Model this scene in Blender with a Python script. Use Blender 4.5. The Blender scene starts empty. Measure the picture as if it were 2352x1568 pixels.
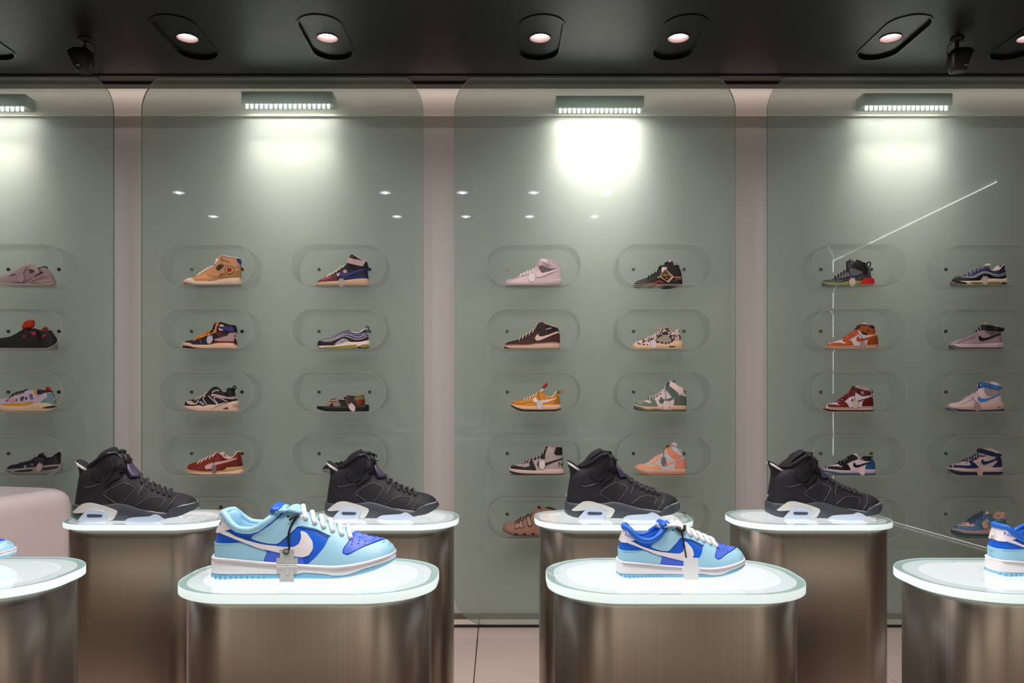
import bpy, math, random
import numpy as np
from mathutils import Vector, Matrix
from mathutils.geometry import delaunay_2d_cdt

# ------------------------------------------------------------------ camera, world, exposure, big lights
SC = bpy.context.scene
COL = SC.collection
F, VX, VY, EYE = 1792.0, 1146.0, 904.0, 1.196       # focal length and vanishing point of the 2352x1568 frame, eye height
CEIL = 2.823
cam = bpy.data.cameras.new('camera')
cam.sensor_width = 36.0
cam.lens = F / 2352 * 36.0
cam.shift_x = (1176 - VX) / 2352
cam.shift_y = (VY - 784) / 2352
cam.clip_start = 0.05
camo = bpy.data.objects.new('camera', cam)
camo.location = (0, 0, EYE)
camo.rotation_euler = (math.pi / 2, 0, 0)
COL.objects.link(camo)
SC.camera = camo
world = bpy.data.worlds.new('world')
SC.world = world
world.use_nodes = True
world.node_tree.nodes['Background'].inputs[0].default_value = (0.02, 0.02, 0.02, 1)
SC.view_settings.view_transform = 'Standard'
SC.view_settings.look = 'None'
SC.view_settings.exposure = 0.0
SC.view_settings.gamma = 1.0
SC.view_settings.use_curve_mapping = False

def light(kind, loc, energy, color=(1, 1, 1), aim=None, **kw):
    d = bpy.data.lights.new('lamp_light', kind)
    d.energy = energy
    d.color = color
    for k, v in kw.items():
        setattr(d, k, v)
    o = bpy.data.objects.new('lamp_light', d)
    o.location = loc
    if aim is not None:
        o.rotation_euler = (Vector(aim) - Vector(loc)).to_track_quat('-Z', 'Y').to_euler()
    COL.objects.link(o)
    return o

PINK = (1.0, 0.91, 0.88)
# ceiling downlights of the room (seen mirrored in the glass) and wall-side lamps
ROOM_LAMPS = [(x, y) for y, xs in ((1.69, (-2.59, -0.92, -0.295, 0.283, 0.87)), (0.84, (-2.62, -0.936, -0.304, 0.284, 0.876))) for x in xs]
WALL_LAMPS = [-3.05, -2.41, -1.435, -0.79, 0.19, 0.827, 1.805, 2.44]
for x, y in ROOM_LAMPS:
    light('SPOT', (x, y, CEIL - 0.004), 35, PINK, (x, y + 0.55, 0), spot_size=2.75, spot_blend=0.7, shadow_soft_size=0.006)
for x in WALL_LAMPS:
    light('SPOT', (x, 3.6, CEIL - 0.008), 9, PINK, (x, 3.3, 0.8), spot_size=2.6, spot_blend=0.8, shadow_soft_size=0.045)
# fill lights added behind camera, bounced off the front wall to brighten the room
for x in (-2.9, 0.0, 2.9):
    light('AREA', (x, -2.5, CEIL - 0.05), 26, (1.0, 0.93, 0.80), (x, -3.0, 0.6), shape='RECTANGLE', size=2.0, size_y=0.25)

# ------------------------------------------------------------------ materials
def lin(c):
    return tuple(((v / 255) / 12.92 if v / 255 <= 0.04045 else ((v / 255 + 0.055) / 1.055) ** 2.4) for v in c)

_M = {}
def mat(name, rgb, rough=0.55, metal=0.0, coat=0.0, spec=0.5, bump=0.0, bscale=400, emit=None, estr=0.0, linear=False):
    key = (name, rgb, rough, metal, coat, spec, bump, bscale, emit, estr)
    if key in _M:
        return _M[key]
    m = bpy.data.materials.new(name)
    m.use_nodes = True
    nt = m.node_tree
    p = nt.nodes['Principled BSDF']
    c = rgb if linear else lin(rgb)
    p.inputs['Base Color'].default_value = (*c, 1)
    p.inputs['Roughness'].default_value = rough
    p.inputs['Metallic'].default_value = metal
    p.inputs['Coat Weight'].default_value = coat
    p.inputs['Specular IOR Level'].default_value = spec
    if emit is not None:
        p.inputs['Emission Color'].default_value = (*emit, 1)
        p.inputs['Emission Strength'].default_value = estr
    # grain: every surface gets a faint procedural tone and relief variation
    tc = nt.nodes.new('ShaderNodeTexCoord')
    n = nt.nodes.new('ShaderNodeTexNoise')
    n.inputs['Scale'].default_value = bscale
    n.inputs['Detail'].default_value = 3
    nt.links.new(tc.outputs['Object'], n.inputs['Vector'])
    if bump > 0:
        b = nt.nodes.new('ShaderNodeBump')
        b.inputs['Strength'].default_value = bump
        b.inputs['Distance'].default_value = 0.0008
        nt.links.new(n.outputs['Fac'], b.inputs['Height'])
        nt.links.new(b.outputs['Normal'], p.inputs['Normal'])
    mr = nt.nodes.new('ShaderNodeMapRange')
    mr.inputs[3].default_value = max(0.02, rough - 0.05)
    mr.inputs[4].default_value = min(1, rough + 0.05)
    nt.links.new(n.outputs['Fac'], mr.inputs[0])
    nt.links.new(mr.outputs[0], p.inputs['Roughness'])
    _M[key] = m
    return m

def cloth(rgb, rough=0.6):
    return mat('shoe_material', tuple(rgb), rough, bump=0.25, bscale=600, spec=0.3)

def pattern(c1, c2, scale, thr=0.5, stretch=(1, 1, 1), dist=0.0, name='patterned_fabric'):
    m = bpy.data.materials.new(name)
    m.use_nodes = True
    nt = m.node_tree
    p = nt.nodes['Principled BSDF']
    p.inputs['Roughness'].default_value = 0.65
    tc = nt.nodes.new('ShaderNodeTexCoord')
    mp = nt.nodes.new('ShaderNodeMapping')
    mp.inputs['Scale'].default_value = stretch
    n = nt.nodes.new('ShaderNodeTexNoise')
    n.inputs['Scale'].default_value = scale
    n.inputs['Detail'].default_value = 2
    n.inputs['Distortion'].default_value = dist
    r = nt.nodes.new('ShaderNodeValToRGB')
    r.color_ramp.interpolation = 'LINEAR'
    e = r.color_ramp.elements
    e[0].position = thr - 0.015
    e[0].color = (*lin(c1), 1)
    e[1].position = thr + 0.015
    e[1].color = (*lin(c2), 1)
    nt.links.new(tc.outputs['Object'], mp.inputs[0])
    nt.links.new(mp.outputs[0], n.inputs['Vector'])
    nt.links.new(n.outputs['Fac'], r.inputs[0])
    nt.links.new(r.outputs[0], p.inputs['Base Color'])
    return m

def clear_mat(name, tint, milky=0.0, milk=(0.8, 0.85, 0.82), trans_share=0.5, ior=1.5, rough=0.0, refl=1.0):
    """clear sheet: straight-through transmission with a tint, a share of milky scattering and a Fresnel reflection"""
    m = bpy.data.materials.new(name)
    m.use_nodes = True
    nt = m.node_tree
    nt.nodes.clear()
    out = nt.nodes.new('ShaderNodeOutputMaterial')
    tr = nt.nodes.new('ShaderNodeBsdfTransparent')
    tr.inputs[0].default_value = (*tint, 1)
    body = tr
    if milky > 0:
        df = nt.nodes.new('ShaderNodeBsdfDiffuse')
        df.inputs[0].default_value = (*milk, 1)
        tl = nt.nodes.new('ShaderNodeBsdfTranslucent')
        tl.inputs[0].default_value = (*milk, 1)
        mm = nt.nodes.new('ShaderNodeMixShader')
        mm.inputs[0].default_value = trans_share
        nt.links.new(df.outputs[0], mm.inputs[1])
        nt.links.new(tl.outputs[0], mm.inputs[2])
        m2 = nt.nodes.new('ShaderNodeMixShader')
        m2.inputs[0].default_value = milky
        nt.links.new(tr.outputs[0], m2.inputs[1])
        nt.links.new(mm.outputs[0], m2.inputs[2])
        body = m2
    # Schlick reflectance, the same from either face of the thin sheet
    ge = nt.nodes.new('ShaderNodeNewGeometry')
    dp = nt.nodes.new('ShaderNodeVectorMath')
    dp.operation = 'DOT_PRODUCT'
    nt.links.new(ge.outputs['Normal'], dp.inputs[0])
    nt.links.new(ge.outputs['Incoming'], dp.inputs[1])
    def op(kind, a, b):
        n = nt.nodes.new('ShaderNodeMath')
        n.operation = kind
        for i, v in enumerate((a, b)):
            if v is None:
                continue
            if isinstance(v, (int, float)):
                n.inputs[i].default_value = v
            else:
                nt.links.new(v, n.inputs[i])
        return n.outputs[0]
    f0 = ((ior - 1) / (ior + 1)) ** 2
    ab = op('ABSOLUTE', dp.outputs['Value'], None)
    pw = op('POWER', op('SUBTRACT', 1.0, ab), 5.0)
    mu = nt.nodes.new('ShaderNodeMath')
    mu.operation = 'MULTIPLY_ADD'
    nt.links.new(pw, mu.inputs[0])
    mu.inputs[1].default_value = (1 - f0) * refl
    mu.inputs[2].default_value = f0 * refl
    gl = nt.nodes.new('ShaderNodeBsdfGlossy')
    gl.inputs['Roughness'].default_value = rough
    mx = nt.nodes.new('ShaderNodeMixShader')
    nt.links.new(mu.outputs[0], mx.inputs[0])
    nt.links.new(body.outputs[0], mx.inputs[1])
    nt.links.new(gl.outputs[0], mx.inputs[2])
    nt.links.new(mx.outputs[0], out.inputs[0])
    return m

def brushed_steel():
    m = bpy.data.materials.new('brushed_steel')
    m.use_nodes = True
    nt = m.node_tree
    p = nt.nodes['Principled BSDF']
    p.inputs['Metallic'].default_value = 1.0
    tc = nt.nodes.new('ShaderNodeTexCoord')
    mp = nt.nodes.new('ShaderNodeMapping')
    mp.inputs['Scale'].default_value = (700, 700, 3)
    n = nt.nodes.new('ShaderNodeTexNoise')
    n.inputs['Scale'].default_value = 1.0
    n.inputs['Detail'].default_value = 2
    nt.links.new(tc.outputs['Object'], mp.inputs[0])
    nt.links.new(mp.outputs[0], n.inputs['Vector'])
    r = nt.nodes.new('ShaderNodeValToRGB')
    r.color_ramp.elements[0].position = 0.3
    r.color_ramp.elements[0].color = (0.315, 0.27, 0.23, 1)
    r.color_ramp.elements[1].position = 0.7
    r.color_ramp.elements[1].color = (0.355, 0.305, 0.262, 1)
    nt.links.new(n.outputs['Fac'], r.inputs[0])
    nt.links.new(r.outputs[0], p.inputs['Base Color'])
    mr = nt.nodes.new('ShaderNodeMapRange')
    mr.inputs[3].default_value = 0.27
    mr.inputs[4].default_value = 0.33
    nt.links.new(n.outputs['Fac'], mr.inputs[0])
    nt.links.new(mr.outputs[0], p.inputs['Roughness'])
    b = nt.nodes.new('ShaderNodeBump')
    b.inputs['Strength'].default_value = 0.015
    b.inputs['Distance'].default_value = 0.0003
    nt.links.new(n.outputs['Fac'], b.inputs['Height'])
    nt.links.new(b.outputs['Normal'], p.inputs['Normal'])
    return m

def emitter(name, rgb, s):
    m = bpy.data.materials.new(name)
    m.use_nodes = True
    nt = m.node_tree
    nt.nodes.clear()
    out = nt.nodes.new('ShaderNodeOutputMaterial')
    e = nt.nodes.new('ShaderNodeEmission')
    e.inputs[0].default_value = (*rgb, 1)
    e.inputs[1].default_value = s
    nt.links.new(e.outputs[0], out.inputs[0])
    return m

# ------------------------------------------------------------------ mesh helpers
class MB:
    def __init__(s):
        s.v, s.f, s.sm = [], [], []
    def add(s, vs, fs, smooth=False):
        b = len(s.v)
        s.v += [tuple(p) for p in vs]
        s.f += [tuple(i + b for i in f) for f in fs]
        s.sm += [smooth] * len(fs)
    def box(s, x0, x1, y0, y1, z0, z1):
        s.add([(x0, y0, z0), (x1, y0, z0), (x1, y1, z0), (x0, y1, z0), (x0, y0, z1), (x1, y0, z1), (x1, y1, z1), (x0, y1, z1)],
              [(3, 2, 1, 0), (4, 5, 6, 7), (0, 1, 5, 4), (1, 2, 6, 5), (2, 3, 7, 6), (3, 0, 4, 7)])
    def grid(s, rows, smooth=True, closeu=False, closev=False):
        n, m = len(rows), len(rows[0])
        vs = [p for r in rows for p in r]
        fs = []
        for i in range(n if closeu else n - 1):
            for j in range(m if closev else m - 1):
                i2, j2 = (i + 1) % n, (j + 1) % m
                fs.append((i * m + j, i2 * m + j, i2 * m + j2, i * m + j2))
        s.add(vs, fs, smooth)
    def tube(s, pts, r, n=8, closed=False, flat=1.0, up=(0, 0, 1), cap=True):
        """r may be a list; flat squashes the ring along its second axis"""
        pts = [Vector(p) for p in pts]
        k = len(pts)
        rows = []
        for i, p in enumerate(pts):
            if closed:
                t = pts[(i + 1) % k] - pts[i - 1]
            else:
                t = pts[min(i + 1, k - 1)] - pts[max(i - 1, 0)]
            if t.length < 1e-9:
                t = Vector((0, 0, 1))
            t.normalize()
            a = t.cross(Vector(up))
            if a.length < 1e-3:
                a = t.cross(Vector((1, 0, 0)))
            a.normalize()
            b = t.cross(a)
            ri = r[i] if isinstance(r, (list, tuple)) else r
            rows.append([p + a * (math.cos(q) * ri) + b * (math.sin(q) * ri * flat) for q in [2 * math.pi * j / n for j in range(n)]])
        base = len(s.v)
        s.grid(rows, True, closeu=closed, closev=True)
        if cap and not closed:
            s.f += [tuple(base + j for j in range(n)), tuple(base + (k - 1) * n + j for j in reversed(range(n)))]
            s.sm += [False, False]
    def prism(s, ring, z0, z1, inset=0.0):
        """vertical prism of a 2-D ring; inset bevels top edge"""
        n = len(ring)
        cx = sum(p[0] for p in ring) / n; cy = sum(p[1] for p in ring) / n
        levels = [(z0, 0.0), (z1, 0.0)] if inset == 0 else [(z0, inset), (z0 + inset, 0), (z1 - inset, 0), (z1, inset)]
        rows = []
        for z, ins in levels:
            row = []
            for i, p in enumerate(ring):
                a, b = ring[i - 1], ring[(i + 1) % n]
                tx, ty = b[0] - a[0], b[1] - a[1]
                l = math.hypot(tx, ty) or 1
                row.append((p[0] - ty / l * ins, p[1] + tx / l * ins, z))
            rows.append(row)
        base = len(s.v)
        s.grid(rows, False, closev=True)
        for q in range(len(s.sm) - n * (len(rows) - 1), len(s.sm)):
            s.sm[q] = True
        m = len(rows)
        s.add(rows[0], [tuple(reversed(range(n)))])
        s.add(rows[-1], [tuple(range(n))])
    def make(s, name, m, parent=None, loc=None, **props):
        me = bpy.data.meshes.new(name)
        me.from_pydata(s.v, [], s.f)
        me.materials.append(m)
        me.polygons.foreach_set('use_smooth', s.sm)
        me.update()
        return link(name, me, parent, loc, **props)

def link(name, me, parent=None, loc=None, **props):
    o = bpy.data.objects.new(name, me)
    COL.objects.link(o)
    if parent is not None:
        o.parent = parent
    if loc is not None:
        o.location = loc
    for k, v in props.items():
        o[k] = v
    return o

def thing(name, label, cat, loc, group=None):
    o = bpy.data.objects.new(name, None)
    o.empty_display_size = 0.05
    COL.objects.link(o)
    o.location = loc
    o['label'] = label
    o['category'] = cat
    if group:
        o['group'] = group
    return o

def stadium(w, h, r=None, n=10):
    r = min(r if r is not None else min(w, h) / 2, w / 2, h / 2)
    out = []
    for cx, cy, a0 in ((w / 2 - r, h / 2 - r, 0), (-w / 2 + r, h / 2 - r, 90), (-w / 2 + r, -h / 2 + r, 180), (w / 2 - r, -h / 2 + r, 270)):
        for i in range(n + 1):
            a = math.radians(a0 + 90 * i / n)
            out.append((cx + r * math.cos(a), cy + r * math.sin(a)))
    res = []
    for p in out:
        if not res or math.hypot(p[0] - res[-1][0], p[1] - res[-1][1]) > 1e-6:
            res.append(p)
    if math.hypot(res[0][0] - res[-1][0], res[0][1] - res[-1][1]) < 1e-6:
        res.pop()
    return res

def cdt(poly, h, extra=None):
    """triangulate polygon (list of 2-D points) with interior points about h apart"""
    b = []
    n = len(poly)
    for i in range(n):
        a, c = poly[i], poly[(i + 1) % n]
        k = max(1, int(math.ceil(math.hypot(c[0] - a[0], c[1] - a[1]) / h)))
        for j in range(k):
            b.append((a[0] + (c[0] - a[0]) * j / k, a[1] + (c[1] - a[1]) * j / k))
    P = np.array(b)
    x0, z0 = P.min(0); x1, z1 = P.max(0)
    Q = np.roll(P, -1, axis=0)
    pts = []
    dz = h * 0.87
    r = 0
    z = z0 + dz / 2
    while z < z1:
        x = x0 + (h / 2 if r % 2 else 0)
        while x < x1:
            pts.append((x, z))
            x += h
        z += dz; r += 1
    keep = []
    if pts:
        A = np.array(pts)
        inside = np.zeros(len(A), bool)
        dist = np.full(len(A), 1e9)
        for p, q in zip(P, Q):
            c = ((p[1] > A[:, 1]) != (q[1] > A[:, 1]))
            with np.errstate(divide='ignore', invalid='ignore'):
                xi = (q[0] - p[0]) * (A[:, 1] - p[1]) / (q[1] - p[1] if q[1] != p[1] else 1e-12) + p[0]
            inside ^= (c & (A[:, 0] < xi))
            d = q - p
            L = d.dot(d) or 1e-12
            t = np.clip(((A - p) @ d) / L, 0, 1)
            dist = np.minimum(dist, np.hypot(*(A - (p + t[:, None] * d)).T))
        keep = [tuple(a) for a, i, dd in zip(A, inside, dist) if i and dd > h * 0.35]
    nb = len(b)
    vs = [Vector(p) for p in b + keep]
    co, ed, fa, ov, oe, of = delaunay_2d_cdt(vs, [(i, (i + 1) % nb) for i in range(nb)], [list(range(nb))], 1, 1e-7)
    # boundary edges
    cnt = {}
    for f in fa:
        for i in range(len(f)):
            a, c = f[i], f[(i + 1) % len(f)]
            k = (min(a, c), max(a, c))
            cnt.setdefault(k, []).append((a, c))
    bed = [v[0] for v in cnt.values() if len(v) == 1]
    return [(v.x, v.y) for v in co], [tuple(f) for f in fa], bed, P

def chaikin(p, it=1, c=.16):
    for _ in range(it):
        q = []
        n = len(p)
        for i in range(n):
            a, b = p[i], p[(i + 1) % n]
            q.append((a[0] * (1 - c) + b[0] * c, a[1] * (1 - c) + b[1] * c))
            q.append((a[0] * c + b[0] * (1 - c), a[1] * c + b[1] * (1 - c)))
        p = q
    return p

def stroke(pts, w):
    """ribbon polygon of width w around a polyline"""
    pts = smoothline(pts)
    n = len(pts)
    L, R = [], []
    for i in range(n):
        a, b = pts[max(0, i - 1)], pts[min(n - 1, i + 1)]
        tx, tz = b[0] - a[0], b[1] - a[1]
        l = math.hypot(tx, tz) or 1
        k = w / 2 * (0.6 if i in (0, n - 1) else 1)
        L.append((pts[i][0] - tz / l * k, pts[i][1] + tx / l * k))
        R.append((pts[i][0] + tz / l * k, pts[i][1] - tx / l * k))
    return L + R[::-1]

def smoothline(pts, k=4):
    if len(pts) < 3:
        return list(pts)
    out = []
    n = len(pts)
    for i in range(n - 1):
        p0, p1, p2, p3 = [np.array(pts[max(0, min(n - 1, j))], float) for j in (i - 1, i, i + 1, i + 2)]
        for s in range(k):
            t = s / k
            out.append(tuple(0.5 * ((2 * p1) + (-p0 + p2) * t + (2 * p0 - 5 * p1 + 4 * p2 - p3) * t * t + (-p0 + 3 * p1 - 3 * p2 + p3) * t ** 3)))
    out.append(tuple(pts[-1]))
    return out

def mono(xs, ys):
    """sampled monotone-cubic interpolant of ys over xs (any order) -> (X, Y) arrays for np.interp"""
    o = np.argsort(xs)
    x = np.array(xs, float)[o]; y = np.array(ys, float)[o]
    for i in range(1, len(x)):
        if x[i] <= x[i - 1] + 1e-4:
            x[i] = x[i - 1] + 1e-4
    if len(x) == 1:
        return np.array([x[0], x[0] + 1]), np.array([y[0], y[0]])
    h = np.diff(x); d = np.diff(y) / h
    m = np.zeros(len(x))
    m[0], m[-1] = d[0], d[-1]
    for i in range(1, len(x) - 1):
        if d[i - 1] * d[i] > 0:
            w1, w2 = 2 * h[i] + h[i - 1], h[i] + 2 * h[i - 1]
            m[i] = (w1 + w2) / (w1 / d[i - 1] + w2 / d[i])
    X, Y = [], []
    for i in range(len(h)):
        for s in range(8):
            t = s / 8
            X.append(x[i] + t * h[i])
            Y.append((2 * t ** 3 - 3 * t * t + 1) * y[i] + (t ** 3 - 2 * t * t + t) * h[i] * m[i] + (-2 * t ** 3 + 3 * t * t) * y[i + 1] + (t ** 3 - t * t) * h[i] * m[i + 1])
    X.append(x[-1]); Y.append(y[-1])
    return np.array(X), np.array(Y)

def text_mesh(body, size, depth=0.0004):
    cu = bpy.data.curves.new('lettering', 'FONT')
    cu.body = body
    cu.size = size
    cu.align_x = 'CENTER'
    cu.align_y = 'CENTER'
    cu.resolution_u = 3
    o = bpy.data.objects.new('lettering', cu)
    COL.objects.link(o)
    bpy.context.view_layer.update()
    me = bpy.data.meshes.new_from_object(o.evaluated_get(bpy.context.evaluated_depsgraph_get()))
    vs = [tuple(v.co) for v in me.vertices]
    fs = [tuple(p.vertices) for p in me.polygons]
    bpy.data.objects.remove(o)
    bpy.data.curves.remove(cu)
    bpy.data.meshes.remove(me)
    return vs, fs
# ------------------------------------------------------------------ shoe builder
WX = [0, .006, .02, .05, .1, .17, .3, .42, .52, .62, .7, .78, .86, .92, .965, .99, 1]
WY = [0, .013, .0215, .0285, .0335, .0365, .0375, .038, .0405, .0445, .0465, .0465, .0435, .0375, .0275, .0155, 0]
WPX, WPY = mono(WX, WY)
ST = [0, .004, .012, .025, .045, .07, .1, .135, .17, .21, .25, .29, .33, .37, .41, .45, .49, .53, .57, .61, .65, .69, .73, .77, .81, .85, .885, .915, .94, .96, .975, .988, .996, 1]

class Shoe:
    """d = toe direction in the picture (-1 left, +1 right); outlines are side-view points of the real shoe,
    converted to metres at the shoe's own distance; the upper and sole are lofted solids and every panel lies on them"""
    def __init__(s, sp, depth, name='sneaker', scale=(1, 1, 1)):
        s.sp, s.d, s.Y = sp, sp['d'], depth
        ox, oy, k = sp['f']
        s.ox, s.oy, s.k = ox, oy, k
        s.scale = scale
        wf = sp.get('w', 1.0)
        hx, tx = sp['sole']
        s.Xh = s.wx(hx, 0); s.Xt = s.wx(tx, 0)
        s.L = abs(s.Xt - s.Xh)
        s.wf = wf * min(1.06, s.L / 0.29)
        s.zg = 0
        s.zg = min(s.loc(p, -.045)[1] for p in sp['B'])
        P = lambda pts, dy: [s.loc(p, dy) for p in pts]
        s.Mx = mono(*zip(*P(sp['M'], -.045)))
        s.Ox = mono(*zip(*P(sp['O'], -.045))) if 'O' in sp else None
        s.Bx = mono(*zip(*P(sp['B'], -.045)))
        bk = P(sp['back'], 0)
        s.bz = np.array([b[1] for b in bk]); s.bx = np.array([b[0] for b in bk])
        o = np.argsort(s.bz); s.bz, s.bx = s.bz[o], s.bx[o]
        rim = sp['open']
        tp = [s.loc(p, (-.03 if (p[0] - rim) * s.d < 0 else 0)) for p in sp['top']]
        s.top = tp
        s.Tx = mono([p[0] for p in tp], [p[1] for p in tp])
        s.xt = max(p[0] for p in tp)
        s.xo = s.loc((rim, 0), 0)[0]
        s.kc, s.ko = sp.get('kc', .3), sp.get('ko', .14)
        # top of the section at each station
        s.U = np.linspace(0, 1, 161)
        zt, zb = [], []
        zmax = max(p[1] for p in tp) + .004
        zs = np.linspace(zmax, 0.0, 260)
        for u in s.U:
            xb = np.interp(zs, s.bz, s.bx)
            x = xb + u * (s.xt - xb)
            T = np.interp(x, *s.Tx)
            ok = np.nonzero(zs <= T)[0]
            z = zs[ok[0]] if len(ok) else T[-1]
            zt.append(z)
        s.zt = np.array(zt)
        for u in s.U:
            x = np.interp(0.04, s.bz, s.bx) + u * (s.xt - np.interp(0.04, s.bz, s.bx))
            zb.append(np.interp(x, *s.Mx) - .005)
        s.zb = np.minimum(np.array(zb), s.zt - .004)
        uo = (s.xo - np.interp(.09, s.bz, s.bx)) / (s.xt - np.interp(.09, s.bz, s.bx))
        s.uo = max(.18, min(.7, uo))
        s.n = 0
        s.h = sp.get('h', .009)
        s.off0 = sp.get('off', .0011)
        s.name = name
        s.far = name != 'sneaker'
    def wx(s, px, dy):
        return (s.ox + px / s.k - VX) / F * (s.Y + dy)
    def wz(s, py, dy):
        return EYE + (VY - s.oy - py / s.k) / F * (s.Y + dy)
    def loc(s, p, dy):
        if len(p) > 2:
            dy = p[2]
        elif dy < 0:
            # the near side curves back to the centre line at heel and toe
            u = (p[0] - s.sp['sole'][0]) / (s.sp['sole'][1] - s.sp['sole'][0])
            u = min(1, max(0, u))
            dy = dy * min(1, 2.6 * math.sqrt(u), 2.6 * math.sqrt(1 - u))
        return ((s.wx(p[0], dy) - s.Xh) * s.d, s.wz(p[1], dy) - s.zg)
    def out(s, x, y, z):
        """shoe frame (x from heel to toe, y towards the viewer, z up) -> object frame centred on the sole"""
        return ((x - s.L / 2) * s.d * s.scale[0], -y * s.scale[1], z * s.scale[2])
    def sec(s, u, t):
        c = min(1, max(0, (u - (s.uo - .1)) / .1))
        c = c * c * (3 - 2 * c)
        t = min(1, max(0, t))
        op = 1 - s.ko * t ** 1.3
        cl = (1 - s.kc * t) * max(0, 1 - t ** 2.4) ** (1 / 2.3)
        return op * (1 - c) + cl * c
    def S(s, x, z):
        xb = np.interp(z, s.bz, s.bx)
        u = (x - xb) / (s.xt - xb)
        if u < 0:
            x, u = xb, 0.0
        if u > 1:
            x, u = s.xt, 1.0
        zt = np.interp(u, s.U, s.zt); zb = np.interp(u, s.U, s.zb)
        t = (z - zb) / max(.004, zt - zb)
        if t > 1:
            z, t = zt, 1.0
        if t < 0:
            t = 0
        return x, np.interp(u, WPX, WPY) * s.wf * s.sec(u, t), z
    def SS(s, x, z):
        u = min(1, max(0, x / s.L))
        return x, s.sw(u), z
    def sw(s, u):
        return np.interp(u, WPX, WPY) * 1.07 * s.wf + .002 * min(1, u * 40, (1 - u) * 40)
    def pos(s, x, z, off, sole=False):
        f = s.SS if sole else s.S
        x, y, z = f(x, z)
        e = .003
        y1 = f(x + e, z)[1]; y0 = f(x - e, z)[1]
        y3 = f(x, z + e)[1]; y2 = f(x, z - e)[1]
        n = Vector((-(y1 - y0) / (2 * e), 1.0, 0 if sole else -(y3 - y2) / (2 * e)))
        n.x = max(-3, min(3, n.x)); n.z = max(-3, min(3, n.z))
        n.normalize()
        return (x + n.x * off, y + n.y * off, z + n.z * off)
    def start(s, label, cat, group=None, loc=None):
        c = (s.Xh + s.Xt) / 2
        s.root = thing(s.name, label, cat, loc if loc is not None else (c, s.Y, s.zg), group)
        return s.root
    # --- solids
    def upper(s, m, lining):
        mb = MB()
        lv = [0, .1, .22, .36, .5, .62, .73, .82, .89, .94, .975, 1]
        st = sorted(set(ST + [s.uo - .1, s.uo - .06, s.uo - .03, s.uo]))
        def P(u, t, side, inset=0.0):
            zt = np.interp(u, s.U, s.zt); zb = np.interp(u, s.U, s.zb)
            z = zb + t * (zt - zb)
            xb = np.interp(z, s.bz, s.bx)
            x = xb + u * (s.xt - xb)
            y = max(0.0, np.interp(u, WPX, WPY) * s.wf * s.sec(u, t))
            return x, y, z
        for side in (1, -1):
            rows = [[s.out(p[0], p[1] * side, p[2]) for p in (P(u, t, side) for t in lv)] for u in st]
            if side * s.d < 0:
                rows = rows[::-1]
            mb.grid(rows)
        mb.make('upper', m, s.root)
        # padded rim and lining of the opening
        so = [u for u in st if u <= s.uo]
        rim = []
        for u in so:
            x, y, z = P(u, 1, 1)
            rim.append((x, y, z))
        li = MB()
        for side in (1, -1):
            rows = []
            for u, (x, y, z) in zip(so, rim):
                cx = (s.xo + .02) / 2
                row = []
                for q, (ins, dz) in enumerate(((0, 0), (.004, .0015), (.008, -.003), (.009, -.02), (.009, -.05))):
                    yy = max(0.0, y - ins)
                    xx = x + (ins if u < .06 else 0) * 1.0
                    row.append(s.out(xx, yy * side, max(.02, z + dz)))
                rows.append(row)
            if side * s.d > 0:
                rows = rows[::-1]
            li.grid(rows)
        # insole
        zi = [(p[0], p[1], .024) for p in rim]
        li.make('lining', lining, s.root)
        mi = MB()
        rows = [[s.out(x + .004, (y - .007) * q, min(z - .02, .045)) for q in (-1, 0, 1)] for x, y, z in rim if y > .008]
        if len(rows) > 1:
            mi.grid(rows)
            mi.make('insole', lining, s.root)
        s.rim = rim
    def collar(s, m, r=.003, name='collar'):
        mb = MB()
        a = [s.out(x, y, z) for x, y, z in s.rim]
        b = [s.out(x, -y, z) for x, y, z in s.rim[1:]]
        mb.tube(a[::-1] + b, r, 8)
        mb.make(name, m, s.root)
    def slab(s, name, lo, hi, m, grow=0.0, tread=0):
        mb = MB()
        st = ST if not tread else list(np.linspace(0, 1, 70))
        rows = []
        for i, u in enumerate(st):
            x = u * s.L
            z0, z1 = lo(x), hi(x)
            z1 = max(z1, z0 + .0012)
            w = s.sw(u) + grow * min(1, u * 60, (1 - u) * 60)
            h = z1 - z0
            e = min(.003, h * .3)
            xx = x + (grow if u > .5 else -grow) * (1 if (u < .002 or u > .998) else 0)
            ring = [(0, z0), (max(0, w - e), z0), (w, z0 + e), (w, z1 - e), (max(0, w - e), z1), (0, z1),
                    (-max(0, w - e), z1), (-w, z1 - e), (-w, z0 + e), (-max(0, w - e), z0)]
            rows.append([s.out(xx, y, z) for y, z in ring])
        if s.d < 0:
            rows = rows[::-1]
        mb.grid(rows, closev=True)
        mb.make(name, m, s.root)
    def sole(s, mid, outm, grow=0.0):
        M = lambda x: np.interp(x, *s.Mx)
        B = lambda x: np.interp(x, *s.Bx)
        if s.Ox is not None:
            O = lambda x: max(B(x) + .0012, np.interp(x, *s.Ox))
            s.slab('outsole', B, O, outm, .0006)
            s.slab('midsole', lambda x: O(x) - .0006, M, mid)
        else:
            s.slab('sole', B, M, mid)
    # --- surface pieces
    def patch(s, name, pts, m, sole=False, both=True, it=1, dy=None, extra=0.0, label=None, raw=False):
        s.n += 1
        off = s.off0 + s.n * .00022 + extra
        loc = pts if raw else [s.loc(p, -.04 if dy is None else dy) for p in pts]
        if not sole and not raw:
            # panels run under the sole edge and round the heel
            q = []
            for x, z in loc:
                if z < np.interp(x, *s.Mx) + .0045:
                    z = np.interp(x, *s.Mx) - .004
                if x < np.interp(z, s.bz, s.bx) + .007:
                    x -= .012
                q.append((x, z))
            loc = q
        loc = chaikin(loc, it)
        co, fa, bed, _ = cdt(loc, s.h)
        mb = MB()
        T = [s.pos(x, z, off, sole) for x, z in co]
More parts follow.
